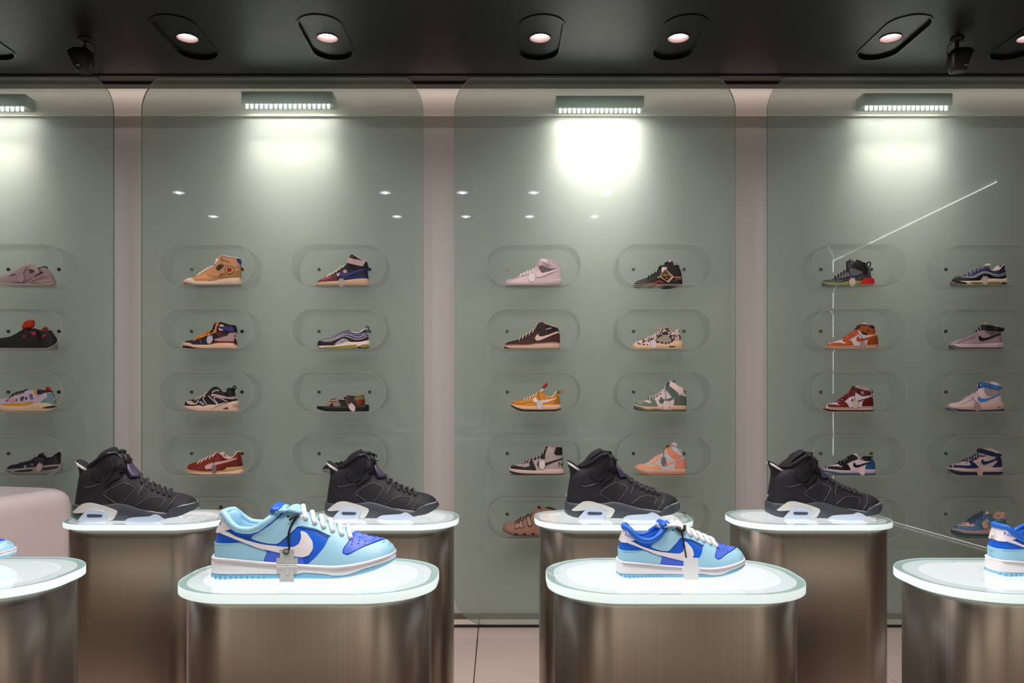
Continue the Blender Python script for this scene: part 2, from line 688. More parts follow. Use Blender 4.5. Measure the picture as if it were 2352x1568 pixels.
        Bt = [s.pos(x, z, -.0015, sole) for x, z in co]
        kw = {'label': label} if label else {}
        wraps = min(p[1] for p in T) < .004
        if both and not wraps and s.far:
            for side in (1, -1):
                o = s._patch(name, T, Bt, fa, bed, (side,), m, kw)
            return o
        return s._patch(name, T, Bt, fa, bed, (1, -1) if both and wraps else (1,), m, kw)
    def _patch(s, name, T, Bt, fa, bed, sides, m, kw):
        mb = MB()
        for side in sides:
            vt = [s.out(p[0], p[1] * side, p[2]) for p in T]
            vb = [s.out(p[0], p[1] * side, p[2]) for p in Bt]
            fl = (side * s.d > 0)
            mb.add(vt, [f if fl else f[::-1] for f in fa], True)
            vs, fs = [], []
            for a, c in bed:
                k = len(vs)
                vs += [vt[a], vt[c], vb[c], vb[a]]
                fs.append((k, k + 3, k + 2, k + 1) if fl else (k, k + 1, k + 2, k + 3))
            mb.add(vs, fs)
        return mb.make(name, m, s.root, **kw)
    def strip(s, name, pts, w, m, sole=False, both=True):
        loc = [s.loc(p, -.04) for p in pts]
        return s.patch(name, stroke(loc, w / s.k / F * s.Y), m, sole, both, it=0, raw=True)
    def piping(s, name, lines, r, m, sole=False):
        mb = MB()
        for pts in lines:
            loc = smoothline([s.loc(p, -.04) for p in pts], 5)
            p3 = [s.pos(x, z, s.off0 * .5 + .0006, sole) for x, z in loc]
            for side in (1, -1):
                mb.tube([s.out(p[0], p[1] * side, p[2]) for p in p3], r, 5)
        return mb.make(name, m, s.root, kind='stuff')
    def dots(s, name, pts, r, m, lift=.0012):
        mb = MB()
        for q in pts:
            x, z = s.loc(q, -.04)
            a = Vector(s.pos(x, z, s.off0 + s.n * .00022 + .0003 + lift, False))
            b = Vector(s.pos(x, z, 0, False))
            n = (a - b).normalized()
            t = n.cross(Vector((0, 0, 1))).normalized(); v = n.cross(t)
            ring = [a + t * (r * math.cos(k * math.pi / 4)) + v * (r * math.sin(k * math.pi / 4)) for k in range(8)]
            mb.add([s.out(*p) for p in ring], [tuple(range(8)) if s.d < 0 else tuple(reversed(range(8)))])
            mb.add([s.out(p.x, -p.y, p.z) for p in ring], [tuple(range(8)) if s.d > 0 else tuple(reversed(range(8)))])
        return mb.make(name, m, s.root, kind='stuff')
    def puff(s, name, pts, hw, m, r=.006, yc=0.0, it=1, h=None, dy=0, taper=None):
        """solid pillow of half-thickness hw over a side-view outline"""
        loc = chaikin([s.loc(p, dy) for p in pts], it)
        co, fa, bed, P = cdt(loc, h or s.h * .6)
        A = np.array(co)
        Q = np.roll(P, -1, axis=0)
        dist = np.full(len(A), 1e9)
        for p, q in zip(P, Q):
            d = q - p
            L = d.dot(d) or 1e-12
            t = np.clip(((A - p) @ d) / L, 0, 1)
            dist = np.minimum(dist, np.hypot(*(A - (p + t[:, None] * d)).T))
        e = np.clip(dist / r, 0, 1)
        y = hw * (0.35 + 0.65 * np.sqrt(np.maximum(0, 1 - (1 - e) ** 2)))
        mb = MB()
        va = [s.out(p[0], yc + yy, p[1]) for p, yy in zip(co, y)]
        vb = [s.out(p[0], yc - yy, p[1]) for p, yy in zip(co, y)]
        fl = s.d > 0
        mb.add(va, [f if fl else f[::-1] for f in fa], True)
        mb.add(vb, [f if not fl else f[::-1] for f in fa], True)
        vs, fs = [], []
        for a, c in bed:
            k = len(vs)
            vs += [va[a], va[c], vb[c], vb[a]]
            fs.append((k, k + 3, k + 2, k + 1) if fl else (k, k + 1, k + 2, k + 3))
        mb.add(vs, fs)
        return mb.make(name, m, s.root)
    def loop(s, name, pts, r, m, flat=.35, w=None):
        mb = MB()
        loc = smoothline([s.loc(p, 0) for p in pts], 4)
        mb.tube([s.out(x, 0, z) for x, z in loc], r, 8, up=(0, 1, 0), flat=flat)
        # give the webbing its width across the heel
        o = mb.make(name, m, s.root)
        if w:
            for v in o.data.vertices:
                pass
        return o
    def laces(s, a, b, n, m, r=.0024, spread=.34, single=True, name='laces', flat=1.0, jitter=0.0):
        """cross laces over the ridge between side-view points a (top) and b (toe end)"""
        pa, pb = s.loc(a, 0), s.loc(b, 0)
        rnd = random.Random(int(pa[0] * 1e5))
        mbs = []
        for i in range(n):
            t = i / max(1, n - 1)
            x = pa[0] + (pb[0] - pa[0]) * t
            mb = MB()
            pts = []
            zr = np.interp((x - s.bx[0]) / (s.xt - s.bx[0]), s.U, s.zt)
            tw = rnd.uniform(-1, 1) * jitter
            for k in range(-4, 5):
                q = k / 4
                dz = abs(q) ** 1.6 * spread * .05
                xx = x + q * .009 + tw + abs(q) * .002
                zz = np.interp(xx, *s.Tx) - dz
                X, Yv, Z = s.pos(xx, zz, r * .5 + .001)
                if k == 0:
                    Yv = 0
                pts.append(s.out(X, math.copysign(Yv, q) if k else 0, Z + (r * .9 if abs(k) < 2 else 0)))
            mb.tube(pts, [r * .9 if abs(k) > 3 else r for k in range(-4, 5)], 8, flat=flat)
            mbs.append(mb)
        if single:
            A = MB()
            for mb in mbs:
                b0 = len(A.v)
                A.v += mb.v; A.f += [tuple(i + b0 for i in f) for f in mb.f]; A.sm += mb.sm
            A.make(name, m, s.root, kind='stuff')
        else:
            for mb in mbs:
                mb.make('lace', m, s.root)
    def cord(s, name, pts, r, m, yoff=.004):
        mb = MB()
        loc = smoothline([s.loc(p, -.04) for p in pts], 4)
        p3 = [s.out(*s.pos(x, z, yoff)) for x, z in loc]
        mb.tube(p3, r, 6)
        return mb.make(name, m, s.root)
    def tag(s, c, m, wpx=180, hpx=280, tilt=0.0, string=None, sm=None, shape='plus', both=False):
        """little hang tag lying in front of the shoe's near side"""
        x, z = s.loc(c, -.05)
        k = s.Y / F / s.k
        w, h = wpx * k, hpx * k
        if shape == 'plus':
            a, b = .33, .28
            P = [(-w * a, -h / 2), (w * a, -h / 2), (w * a, -h * b), (w / 2, -h * b), (w / 2, h * b), (w * a, h * b), (w * a, h / 2), (w * .12, h / 2),
                 (w * .08, h * .4), (-w * .08, h * .4), (-w * .12, h / 2), (-w * a, h / 2), (-w * a, h * b), (-w / 2, h * b), (-w / 2, -h * b), (-w * a, -h * b)]
        else:
            P = [(w / 2 * math.cos(q), h / 2 * math.sin(q)) for q in [2 * math.pi * i / 14 for i in range(14)]]
        ct, stt = math.cos(tilt), math.sin(tilt)
        P = [(px * ct - pz * stt, px * stt + pz * ct) for px, pz in P]
        y = max(s.S(x, z)[1], s.sw(min(1, max(0, x / s.L)))) + .005
        mb = MB()
        n = len(P)
        fr = [s.out(x + px, y + .0006, z + pz) for px, pz in P]
        bk = [s.out(x + px, y - .0006, z + pz) for px, pz in P]
        mb.add(fr, [tuple(range(n)) if s.d > 0 else tuple(reversed(range(n)))])
        mb.add(bk, [tuple(reversed(range(n))) if s.d > 0 else tuple(range(n))])
        for i in range(n):
            j = (i + 1) % n
            mb.add([fr[i], fr[j], bk[j], bk[i]], [(0, 3, 2, 1) if s.d > 0 else (0, 1, 2, 3)])
        tg = mb.make('hang_tag', m, s.root)
        if string:
            st = MB()
            loc = smoothline([s.loc(p, -.045) for p in string], 4)
            pts = []
            for i, (a, b) in enumerate(loc):
                t = i / (len(loc) - 1)
                ys = s.pos(a, b, .003)[1]
                pts.append(s.out(a, max(ys, y * t ** 2), b))
            st.tube(pts, .0011, 5)
            st.make('tag_string', sm or cloth((15, 12, 14)), tg)
        return tg, (x, y, z, w, h)
    def word(s, name, body, c, hpx, m, tilt=0.0, sole=False, wscale=1.0, yextra=.0):
        """flat lettering laid on the near side; width follows the font"""
        vs, fs = text_mesh(body, hpx * s.Y / F / s.k * 1.35, .0002)
        cx, cz = s.loc(c, -.04)
        ct, stt = math.cos(tilt), math.sin(tilt)
        out = []
        for x, y, z in vs:
            x *= wscale
            px, pz = (x * ct - y * stt), (x * stt + y * ct)
            if s.d < 0:
                px = -px
            X, Yv, Z = s.pos(cx + px, cz + pz, s.off0 + s.n * .00022 + .0008 + yextra, sole)
            out.append(s.out(X, Yv, Z))
        mb = MB()
        mb.add(out, fs)
        return mb.make(name, m, s.root)
# ------------------------------------------------------------------ the shoes in the wall cases
def Q(t):
    return [tuple(float(v) for v in p.split(',')) for p in t.split()]
SA, SB = 14.256, 14.7
WHITE, BLACK = (225, 208, 205), (18, 15, 17)
TAGC = (215, 200, 198)
WALL_SHOES = [
 dict(id='gold', f=(410, 570, SA), d=-1, sole=(2045, 180), col=0, row=0,
  label='gold metallic high-top sneaker with a round red badge and blue heel tab', 
  B='2045,1165 600,1165 180,1158', M='2050,935 1850,920 1600,930 1400,960 1100,1035 540,1045 460,1010 200,1020', O='2050,1155 600,1150 440,1120 190,1100',
  back='2040,930 2030,600 2040,380 1990,290', top='1990,285 1700,240 1400,220 1320,240 1280,330 1200,420 1170,520 1000,610 860,700 700,810 480,920 300,940 210,1010', open=1400,
  up=(196, 146, 100), li=(215, 205, 215), mid=(222, 200, 180), out=(130, 100, 70),
  ops=[('p', 'quarter_panel', '1840,690 1990,690 2035,925 1600,925 1250,935 1100,970 1000,1020 960,1010 1350,870 1780,850', (165, 118, 62)),
   ('p', 'side_panel', '1310,460 1480,520 1400,600 1290,700 1200,640 1200,560', (62, 48, 48)),
   ('p', 'vamp_panel', '520,930 840,800 950,830 960,960 560,975', (224, 150, 105)),
   ('p', 'toe_cap', '200,1015 290,945 450,930 520,1040 200,1040', (225, 205, 195)),
   ('p', 'lace_panel', '1190,620 1310,720 1330,870 1200,880 1000,830 840,800 1050,680', (205, 145, 95)),
   ('p', 'strap', '1310,250 1400,230 1870,330 1950,520 1760,580 1520,500 1350,430', (205, 150, 110)),
   ('s', 'strap_seam', '1400,345 1540,375 1680,430', 22, (60, 42, 30)),
   ('s', 'strap_seam', '1390,240 1350,410', 20, (70, 50, 35)),
   ('c', 'badge', 1655, 665, 150, (50, 35, 35)), ('c', 'badge', 1655, 665, 132, (196, 150, 110)), ('c', 'badge', 1655, 665, 78, (150, 40, 38)),
   ('p', 'heel_tab', '1870,300 1990,300 2045,400 2035,560 2000,600 1950,560 1930,420', (30, 45, 105)),
   ('s', 'seam', '1320,860 1450,800 1520,830', 18, (60, 42, 32)),
   ('u', 'tongue', '1260,290 1325,320 1345,420 1280,500 1170,570 1190,450 1230,370', .022, (232, 226, 232)),
   ('l', '1150,560', '740,800', 6, (230, 215, 195)),
   ]),
 dict(id='navy', f=(710, 570, SA), d=-1, sole=(1965, 200), col=1, row=0,
  label='navy and red high-top sneaker with a grey ankle strap and pale sole',
  B='1960,1185 230,1185', M='1950,965 1850,935 1500,945 1150,990 700,1035 240,1085',
  back='1945,965 1925,700 1930,480 1900,400', top='1900,395 1750,330 1600,250 1450,160 1390,130 1340,180 1310,260 1240,420 1220,520 1130,540 1030,600 900,700 760,790 600,870 400,970 280,1040 240,1090', open=1450,
  up=(26, 26, 48), li=(196, 178, 188), mid=(205, 168, 140), out=None,
  ops=[('p', 'vamp_panel', '380,1000 400,960 720,845 760,900 600,955', (205, 48, 66)),
   ('p', 'vamp_panel', '740,850 860,800 940,1005 400,1045 380,1000 600,960', (92, 32, 42)),
   ('p', 'quarter_panel', '1100,900 1330,850 1900,850 1940,945 1500,935 1150,980', (24, 32, 92)),
   ('p', 'side_panel', '1090,650 1200,640 1245,745 1110,770', (205, 150, 145)), ('p', 'side_panel', '880,780 1010,735 960,870 900,850', (205, 165, 180)),
   ('p', 'side_logo', '1000,790 1090,660 1115,755 1300,735 1600,640 1900,600 1700,690 1450,790 1200,870 1080,900 1000,860', (48, 58, 112)),
   ('p', 'ankle_panel', '1240,430 1580,515 1740,545 1880,500 1900,600 1600,620 1250,600', (16, 14, 20)),
   ('p', 'ankle_strap', '1235,280 1290,245 1380,280 1800,370 1810,430 1740,540 1580,510 1230,420', (188, 160, 158), dict(extra=.003)),
   ('l', '1180,530', '700,820', 6, (232, 216, 196)), ('t', 1050, 1070, (185, 160, 160), 0)]),
 dict(id='purple', f=(410, 720, SB), d=-1, sole=(1965, 160), col=0, row=1,
  label='black and mauve high-top sneaker with orange laces and a purple ankle strap',
  B='1960,1160 800,1155 400,1135 160,1120', M='1975,985 1800,950 1350,950 1080,990 900,1015 450,1005 390,955 180,945', O='1950,1145 800,1135 500,1110 380,1070 160,1060',
  back='1970,985 1968,650 1960,480 1920,380', top='1920,375 1700,355 1580,320 1450,270 1330,258 1230,265 1200,330 1150,500 1100,560 950,620 750,740 600,810 430,865 300,880 230,930 190,960', open=1400,
  up=(26, 20, 30), li=(22, 18, 22), mid=(226, 185, 160), out=(16, 12, 14),
  ops=[('p', 'heel_panel', '1120,850 1400,770 1650,700 1660,620 1900,590 1980,680 1980,900 1400,900', (172, 142, 148)),
   ('p', 'heel_stripe', '1120,930 1400,890 1980,910 1980,985 1800,955 1350,950 1050,985', (116, 30, 26)),
   ('p', 'side_panel', '1230,640 1290,560 1660,680 1380,770', (84, 36, 42)),
   ('p', 'toe_panel', '430,865 520,835 530,890', (205, 150, 140)), ('p', 'toe_panel', '540,835 690,800 690,850 560,890', (70, 36, 42)),
   ('c', 'ankle_patch', 1420, 432, 112, (225, 196, 170)),
   ('p', 'ankle_strap', '1265,360 1450,400 1800,400 1850,580 1700,570 1500,500 1275,410', (58, 44, 112), dict(extra=.002)),
   ('p', 'heel_tab', '1820,385 1930,380 1970,480 1970,670 1900,640', (28, 25, 24)),
   ('p', 'lace_guard', '1210,260 1320,262 1245,400 1245,600 1150,640 1140,560 1190,480', (205, 120, 50)),
   ('s', 'seam', '690,830 770,980', 16, (150, 140, 150)), ('s', 'lace_panel', '1150,620 900,690 680,790', 36, (222, 138, 58)),
   ('l', '1120,560', '660,780', 7, (222, 128, 45)), ('t', 1040, 830, (190, 182, 198), -.25)]),
 dict(id='wave', f=(710, 720, SB), d=-1, sole=(2050, 290), col=1, row=1,
  label='slate blue wavy-striped runner with a black heel loop, second case down',
  B='2050,1125 500,1128 400,1120 300,1040', M='2000,830 1900,845 1700,885 1400,890 1300,890 1000,980 700,1015 320,1030', O='2050,1095 1300,1110 450,1110 300,1045',
  back='2000,830 1990,700 1950,600 1925,460', top='1900,440 1830,470 1750,540 1620,590 1500,570 1400,520 1330,495 1220,510 1080,565 900,660 700,750 600,785 480,800 380,820 300,900 285,1000', open=1400,
  up=(62, 62, 100), li=(225, 205, 205), mid=(228, 208, 205), out=(20, 17, 12), rim=(232, 214, 212),
  ops=[('p', 'lower_panel', '1985,640 1930,690 1750,800 1550,820 1400,770 1180,705 1030,755 850,835 700,880 500,885 350,845 290,930 285,1025 700,1020 1000,985 1300,895 1700,890 1995,830', (24, 18, 20)),
   ('s', 'wave_stripe', '1950,575 1700,640 1500,625 1330,555 1220,545 1080,595 860,700 640,780', 22, (152, 142, 172)),
   ('s', 'wave_stripe', '1935,620 1700,715 1560,718 1400,655 1200,620 1060,660 900,740 700,808 480,830', 34, (176, 164, 188)),
   ('s', 'wave_stripe', '1950,690 1750,785 1550,800 1400,750 1180,685 1030,735 850,815 700,868 500,868 380,835', 32, (172, 158, 160)),
   ('p', 'side_window', '870,960 930,900 1100,780 1200,770 1430,880 1300,893 1100,945 900,990', (165, 160, 165)),
   ('s', 'side_logo', '1040,900 1130,880 1220,812', 22, (70, 66, 66)),
   ('q', 'air_window', '450,1075 1000,1035 1400,995 1600,980 1640,1040 1580,1090 1300,1105 600,1112', (142, 140, 48)),
   ('q', 'air_window', '1750,985 1990,975 2045,1080 1800,1090 1750,1040', (136, 132, 48)),
   ('q', 'sole_notch', '1665,1040 1740,1040 1785,1115 1600,1115', (26, 18, 20)),
   ('o', 'pull_loop', '1930,600 1900,470 1950,370 2015,400 1995,490 1950,570', .0026, (24, 26, 24))]),
 dict(id='layered', f=(410, 870, SB), d=-1, sole=(2030, 215), col=0, row=2,
  label='black and off-white runner with a looped heel tab and chunky pale sole',
  B='2030,1100 700,1100 450,1065 300,1020 215,950', M='1990,740 1850,765 1650,810 1500,820 1350,860 1200,885 1000,880 820,940 680,900 500,930 230,915',
  back='1980,740 1945,640 1905,520 1880,400', top='1870,335 1720,330 1640,350 1620,450 1580,495 1480,440 1420,370 1360,300 1240,265 1130,310 1020,440 960,500 880,570 700,640 560,690 400,715 280,750 235,800 220,900', open=1560,
  up=(18, 16, 22), li=(14, 12, 16), mid=(214, 186, 168), out=None,
  ops=[('p', 'heel_panel', '1080,505 1300,550 1500,600 1700,635 1800,620 1900,530 1970,690 1700,695 1450,660 1200,590 1060,610', (182, 156, 158)),
   ('s', 'piping', '1310,875 1130,720 960,575', 26, (206, 180, 176)),
   ('s', 'piping', '1330,870 1180,690 1200,630 1350,655 1500,720 1650,790', 24, (206, 180, 176)),
   ('s', 'piping', '950,880 820,720 785,650 860,590', 26, (206, 180, 176)),
   ('s', 'piping', '270,770 360,850 500,870 620,830 630,700 700,650', 30, (206, 184, 184)),
   ('p', 'toe_panel', '280,765 400,760 490,820 570,830 450,855 330,830', (196, 158, 146)),
   ('p', 'side_panel', '640,790 760,775 900,890 820,905 740,835', (150, 146, 160)),
   ('s', 'tongue_line', '1090,485 1180,415 1310,410', 28, (210, 180, 180)),
   ('q', 'sole_logo', '1480,1020 1640,965 1690,1000 1630,1045', (70, 62, 62)), ('s2', 'sole_seam', '1110,1050 1300,930 1500,860 1650,815', 14, (170, 140, 125)),
   ('s2', 'sole_seam', '1800,880 2030,870', 12, (170, 140, 125)), ('s2', 'sole_seam', '1800,940 2030,930', 12, (170, 140, 125)),
   ('o', 'pull_loop', '1840,390 1855,270 1900,255 1945,290 1905,370 1890,430', .003, (16, 14, 18)),
   ('l', '960,540', '700,650', 3, (205, 180, 170))]),
 dict(id='white', f=(1145, 570, SA), d=-1, sole=(2070, 220), col=2, row=0,
  label='all pale pinkish white high-top sneaker with a grey ankle strap',
  B='2070,1192 220,1192', M='2060,965 1900,958 1600,968 1250,1000 900,1030 240,1070', O='2070,1165 400,1165 220,1140',
  back='2060,960 2050,760 2030,600 2005,480', top='2000,475 1850,420 1700,340 1560,280 1450,268 1380,310 1300,370 1250,480 1200,550 1120,660 980,700 900,740 780,790 650,870 450,945 330,970 260,1020 230,1080', open=1550,
  up=(216, 194, 200), li=(220, 205, 208), mid=(208, 186, 188), out=(178, 156, 160),
  ops=[('p', 'ankle_panel', '1300,540 1420,490 1600,580 1700,610 1960,600 1940,640 1700,700 1560,700 1430,750 1370,650', (106, 92, 98)),
   ('p', 'ankle_strap', '1270,400 1440,330 1780,500 1720,600 1600,570 1420,490 1250,500', (205, 172, 176), dict(extra=.002)),
   ('p', 'strap_pad', '1470,375 1690,475 1640,580 1440,470', (160, 140, 146), dict(extra=.002)),
   ('s', 'seam', '740,860 880,820 1000,790 1060,750 1150,740', 10, (150, 125, 130)), ('s', 'seam', '330,1060 420,980 700,880', 9, (180, 150, 155)),
   ('p', 'side_logo', '1260,720 1320,640 1390,740 1480,750 1650,700 1940,600 1960,650 1700,760 1450,870 1320,895 1230,860', (232, 215, 212)),
   ('s', 'seam', '1240,875 1330,890 1500,850 1780,720', 12, (150, 120, 128)), ('s2', 'sole_stripe', '1590,1125 2040,1125', 28, (160, 138, 140)),
   ('l', '1150,620', '760,800', 5, (235, 220, 215)), ('t', 1085, 890, (245, 240, 238), 0)]),
 dict(id='diamond', f=(1435, 570, SA), d=-1, sole=(1890, 285), col=3, row=0,
  label='black mid-top sneaker with a diamond swing tag and red flame trim',
  B='1890,1192 285,1192', M='1890,1140 1700,1155 1400,1178 1250,1150 1100,1120 950,1155 760,1130 600,1100 330,1080',
  back='1890,1140 1875,950 1835,700 1765,540', top='1740,510 1690,500 1620,520 1570,480 1530,370 1480,330 1420,350 1330,420 1250,500 1150,620 1050,710 900,800 750,890 600,945 450,990 350,1050 300,1110', open=1600,
  up=(32, 24, 25), li=(16, 13, 15), mid=(214, 160, 128), out=None,
  ops=[('q', 'toe_bumper', '290,1095 560,1090 740,1150 560,1192 290,1192', (22, 18, 24)), ('q', 'arch_panel', '1300,1160 1450,1185 1300,1192 1180,1192', (60, 34, 28)),
   ('s', 'flame_trim', '780,1110 900,1100 1050,1060 1200,1040 1280,1110', 52, (150, 32, 24)),
   ('s', 'trim_line', '340,1075 600,1085 950,1080 1080,1010 1250,1020', 12, (150, 125, 125)), ('s', 'trim_line', '1620,1000 1730,965 1850,960', 14, (140, 130, 130)),
   ('s', 'trim_line', '1460,1145 1700,1120', 10, (120, 112, 112)), ('p', 'heel_label', '1640,865 1830,870 1845,935 1640,925', (176, 92, 98)),
   ('p', 'side_panel', '1070,900 1110,860 1170,920', (190, 182, 180)),
   ('u', 'tongue', '1400,390 1480,325 1535,350 1500,430 1430,440', .02, (215, 175, 165)),
   ('u', 'lace_bow', '1090,570 1190,480 1240,540 1200,640 1130,650', .012, (34, 26, 28)), ('u', 'lace_bow', '1290,440 1350,385 1440,400 1450,480 1330,520', .014, (26, 20, 22)),
   ('o', 'pull_loop', '1490,330 1550,370 1570,440 1540,480 1510,440', .0018, (14, 12, 14)), ('o', 'pull_loop', '1680,510 1700,430 1690,480', .0014, (18, 15, 16)),
   ('l', '1100,680', '800,870', 4, (22, 18, 20)), ('gore',)]),
 dict(id='brown', f=(1145, 720, SB), d=-1, sole=(2080, 190), col=2, row=1,
  label='dark brown suede mid-top sneaker with a cream side stripe and cream sole',
  B='2080,1182 200,1168', M='2070,970 1950,940 1600,950 1300,970 900,1020 220,1030', O='2080,1155 500,1152 380,1140 200,1100',
  back='2065,960 2060,700 2020,560 2000,450', top='1990,445 1800,380 1600,300 1480,258 1400,270 1330,310 1280,350 1240,480 1150,550 980,660 780,770 600,860 400,910 280,950 225,1010', open=1550,
  up=(62, 32, 30), li=(200, 170, 150), mid=(222, 186, 162), out=(26, 14, 14), rim=(214, 184, 164),
  ops=[('p', 'ankle_panel', '1380,340 1560,330 2000,450 2015,570 1850,620 1450,720 1370,690 1300,560', (34, 22, 24)),
   ('p', 'ankle_strap', '1240,480 1280,350 1440,340 1440,520 1330,500', (48, 28, 30), dict(extra=.002)),
   ('p', 'side_logo', '1340,650 1370,740 1500,740 1750,660 1980,570 2005,600 1900,660 1600,790 1400,870 1300,885 1230,830 1255,740', (226, 192, 176)),
   ('s', 'strap_logo', '1615,470 1640,495 1790,452', 22, (225, 198, 186)), ('s2', 'sole_line', '230,1042 900,1030 1300,985 1600,965 2060,975', 12, (150, 110, 95)),
   ('p', 'heel_counter', '1850,680 2050,640 2065,940 1840,945', (78, 40, 34)),
   ('l', '1330,520', '760,790', 6, (220, 196, 180))]),
 dict(id='zebra', f=(1435, 720, SB), d=-1, sole=(1955, 245), col=3, row=1,
  label='low sneaker in cream and dark camouflage print with thick cream laces',
  B='1955,1175 400,1170 245,1150', M='1940,930 1800,895 1440,1005 1080,970 880,1040 640,1040 260,1000',
  back='1930,930 1890,760 1850,600 1825,530', top='1810,510 1740,640 1700,665 1620,600 1480,510 1370,470 1300,500 1200,520 1100,600 1000,700 800,780 560,850 350,920 270,980', open=1480,
  up='camo', li=(230, 200, 196), mid=(224, 190, 156), out=None, rim=(235, 205, 200),
  ops=[('p', 'heel_panel', '1640,890 1800,810 1940,930 1800,900 1600,975', (196, 166, 150)), ('p', 'ankle_panel', '1340,570 1480,570 1510,690 1330,690 1290,640', (42, 36, 46)),
   ('p', 'side_window', '1060,850 1320,710 1480,720 1610,900 1400,950 1100,900', (160, 148, 136)),
   ('q', 'air_window', '1480,1060 1720,1072 1700,1110 1500,1112', (84, 62, 24)),
   ('u', 'tongue', '1290,500 1400,410 1490,420 1480,500 1380,480', .022, (190, 160, 140)),
   ('l', '1240,560', '800,790', 6, (238, 216, 198)), ('u', 'lace_bow', '1050,470 1130,450 1260,480 1250,540 1100,550', .012, (190, 158, 145)), ('t', 970, 990, (226, 216, 228), .3)]),
 dict(id='yellow', f=(1155, 860, SA), d=-1, sole=(1905, 275), col=2, row=2,
  label='mustard yellow low sneaker with red pull loops and a white side stripe',
  B='1900,1140 1750,1195 1000,1208 600,1195 450,1150 300,1060', M='1890,985 1400,1000 1000,1040 700,1035 450,1010 300,960', O='1905,1110 1700,1150 1200,1160 700,1150 450,1090 290,1010',
  back='1870,980 1860,800 1790,600', top='1770,560 1700,640 1620,740 1500,740 1400,690 1330,600 1300,500 1240,510 1150,600 1000,690 850,760 700,810 500,860 350,890 305,930', open=1360,
  up=(206, 134, 36), li=(230, 200, 185), mid=(226, 184, 150), out=(26, 18, 14), rim=(228, 190, 160), tread=1,
  ops=[('p', 'heel_panel', '1620,990 1700,860 1770,600 1860,800 1880,985', (176, 112, 30)), ('s', 'seam', '310,930 600,970 900,900 1000,940', 14, (160, 100, 24)), ('s', 'seam', '640,860 860,800 1100,720', 18, (150, 95, 30)),
   ('p', 'side_logo', '1080,740 1120,840 1280,850 1500,830 1740,765 1760,790 1550,880 1320,930 1100,930 990,880 990,800', (232, 208, 206)),
   ('u', 'tongue', '1170,570 1310,455 1335,560 1240,590', .024, (232, 212, 202)), ('u', 'tongue_loop', '1290,400 1420,275 1478,320 1440,400 1330,475', .009, (178, 26, 24)),
   ('o', 'pull_loop', '1830,545 1880,528 1960,535 2000,575 1940,592 1860,572 1830,560', .0016, (190, 80, 76)),
   ('l', '1120,620', '740,800', 5, (236, 216, 190)), ('t', 1210, 1000, (212, 204, 214), 0, '1180,590 1180,700 1200,870')]),
 dict(id='green', f=(1435, 860, SA), d=-1, sole=(2010, 290), col=3, row=2,
  label='grey-green and white high-top sneaker with a matching green outsole',
  B='2010,1188 600,1180 450,1160 300,1110', M='2010,1000 1600,1005 1200,1040 850,1045 600,1030 310,965', O='2010,1140 1560,1142 1500,1165 1250,1165 1180,1140 920,1130 850,1150 650,1130 550,1070 290,1020',
  back='2005,1000 2005,780 1960,640 1900,430', top='1890,420 1800,400 1700,330 1590,240 1490,185 1420,220 1380,340 1290,450 1180,560 1000,660 800,750 650,850 400,880 330,940', open=1600,
  up=(216, 198, 198), li=(226, 206, 200), mid=(214, 172, 152), out=(72, 96, 72),
  ops=[('p', 'toe_guard', '315,965 400,890 700,885 850,950 890,850 1000,790 1100,1040 850,1045 600,1030', (98, 118, 102)), ('p', 'toe_light', '440,920 620,930 560,960 440,945', (188, 168, 158)),
   ('p', 'lace_panel', '760,770 1000,660 1180,560 1240,620 1000,770 880,860 800,830', (92, 102, 96)),
   ('p', 'heel_panel', '1620,770 1850,650 1985,780 2015,1000 1600,1005 1640,850', (84, 98, 84)),
   ('p', 'ankle_panel', '1400,340 1500,370 1790,630 1760,700 1600,760 1540,700 1370,480', (78, 100, 86)),
   ('p', 'collar_pad', '1540,250 1700,350 1890,430 1900,580 1820,630 1480,360', (226, 206, 202), dict(extra=.001)), ('p', 'tongue_panel', '1410,250 1520,225 1480,360 1400,320', (72, 82, 84)),
   ('p', 'side_logo', '1220,710 1280,810 1380,810 1600,730 1600,800 1450,860 1280,940 1170,930 1120,860', (78, 94, 84)),
   ('p', 'heel_tab', '1840,660 1920,570 1985,760', (214, 190, 190)),
   ('l', '1340,430', '850,740', 6, (222, 208, 205)), ('u', 'tongue', '1560,200 1620,190 1650,250 1600,250', .016, (34, 30, 32)), ('t', 1360, 980, (226, 208, 202), 0, '1370,460 1370,640 1365,850')]),
 dict(id='letter', f=(1155, 1000, SA), d=-1, sole=(1995, 205), col=2, row=3,
  label='grey and black high-top sneaker with a black letter N on its heel',
  B='1990,1230 1700,1262 500,1262 300,1220 205,1150', M='1985,1070 1500,1090 1100,1130 800,1120 500,1100 240,1060', O='1995,1218 1500,1248 900,1240 600,1220 300,1160 205,1130',
  back='1980,1070 1965,800 1935,400', top='1925,360 1750,345 1500,330 1430,340 1380,420 1300,530 1220,640 1050,710 900,750 760,810 600,900 450,930 300,950 240,1040', open=1600,
  up=(172, 156, 154), li=(150, 132, 130), mid=(212, 186, 174), out=(24, 15, 16),
  ops=[('p', 'toe_guard', '240,1060 300,955 500,1000 700,1025 880,990 860,860 990,820 1115,1120 800,1115 500,1095', (26, 24, 32)),
   ('p', 'lace_panel', '590,910 760,815 1000,735 1220,640 1440,350 1495,340 1390,600 1390,760 1310,765 1230,740 980,820 700,930', (22, 18, 22)),
   ('p', 'heel_patch', '1750,350 1905,362 1945,625 1675,630', (22, 18, 22)),
   ('p', 'side_logo', '1200,800 1180,880 1400,890 1700,800 1955,690 1955,730 1700,850 1420,970 1200,1040 1120,960 1140,860', (26, 26, 30)),
   ('w', 'N', 1885, 930, 150, (18, 16, 18)), ('s', 'seam', '1400,780 1520,660', 10, (120, 102, 100)),
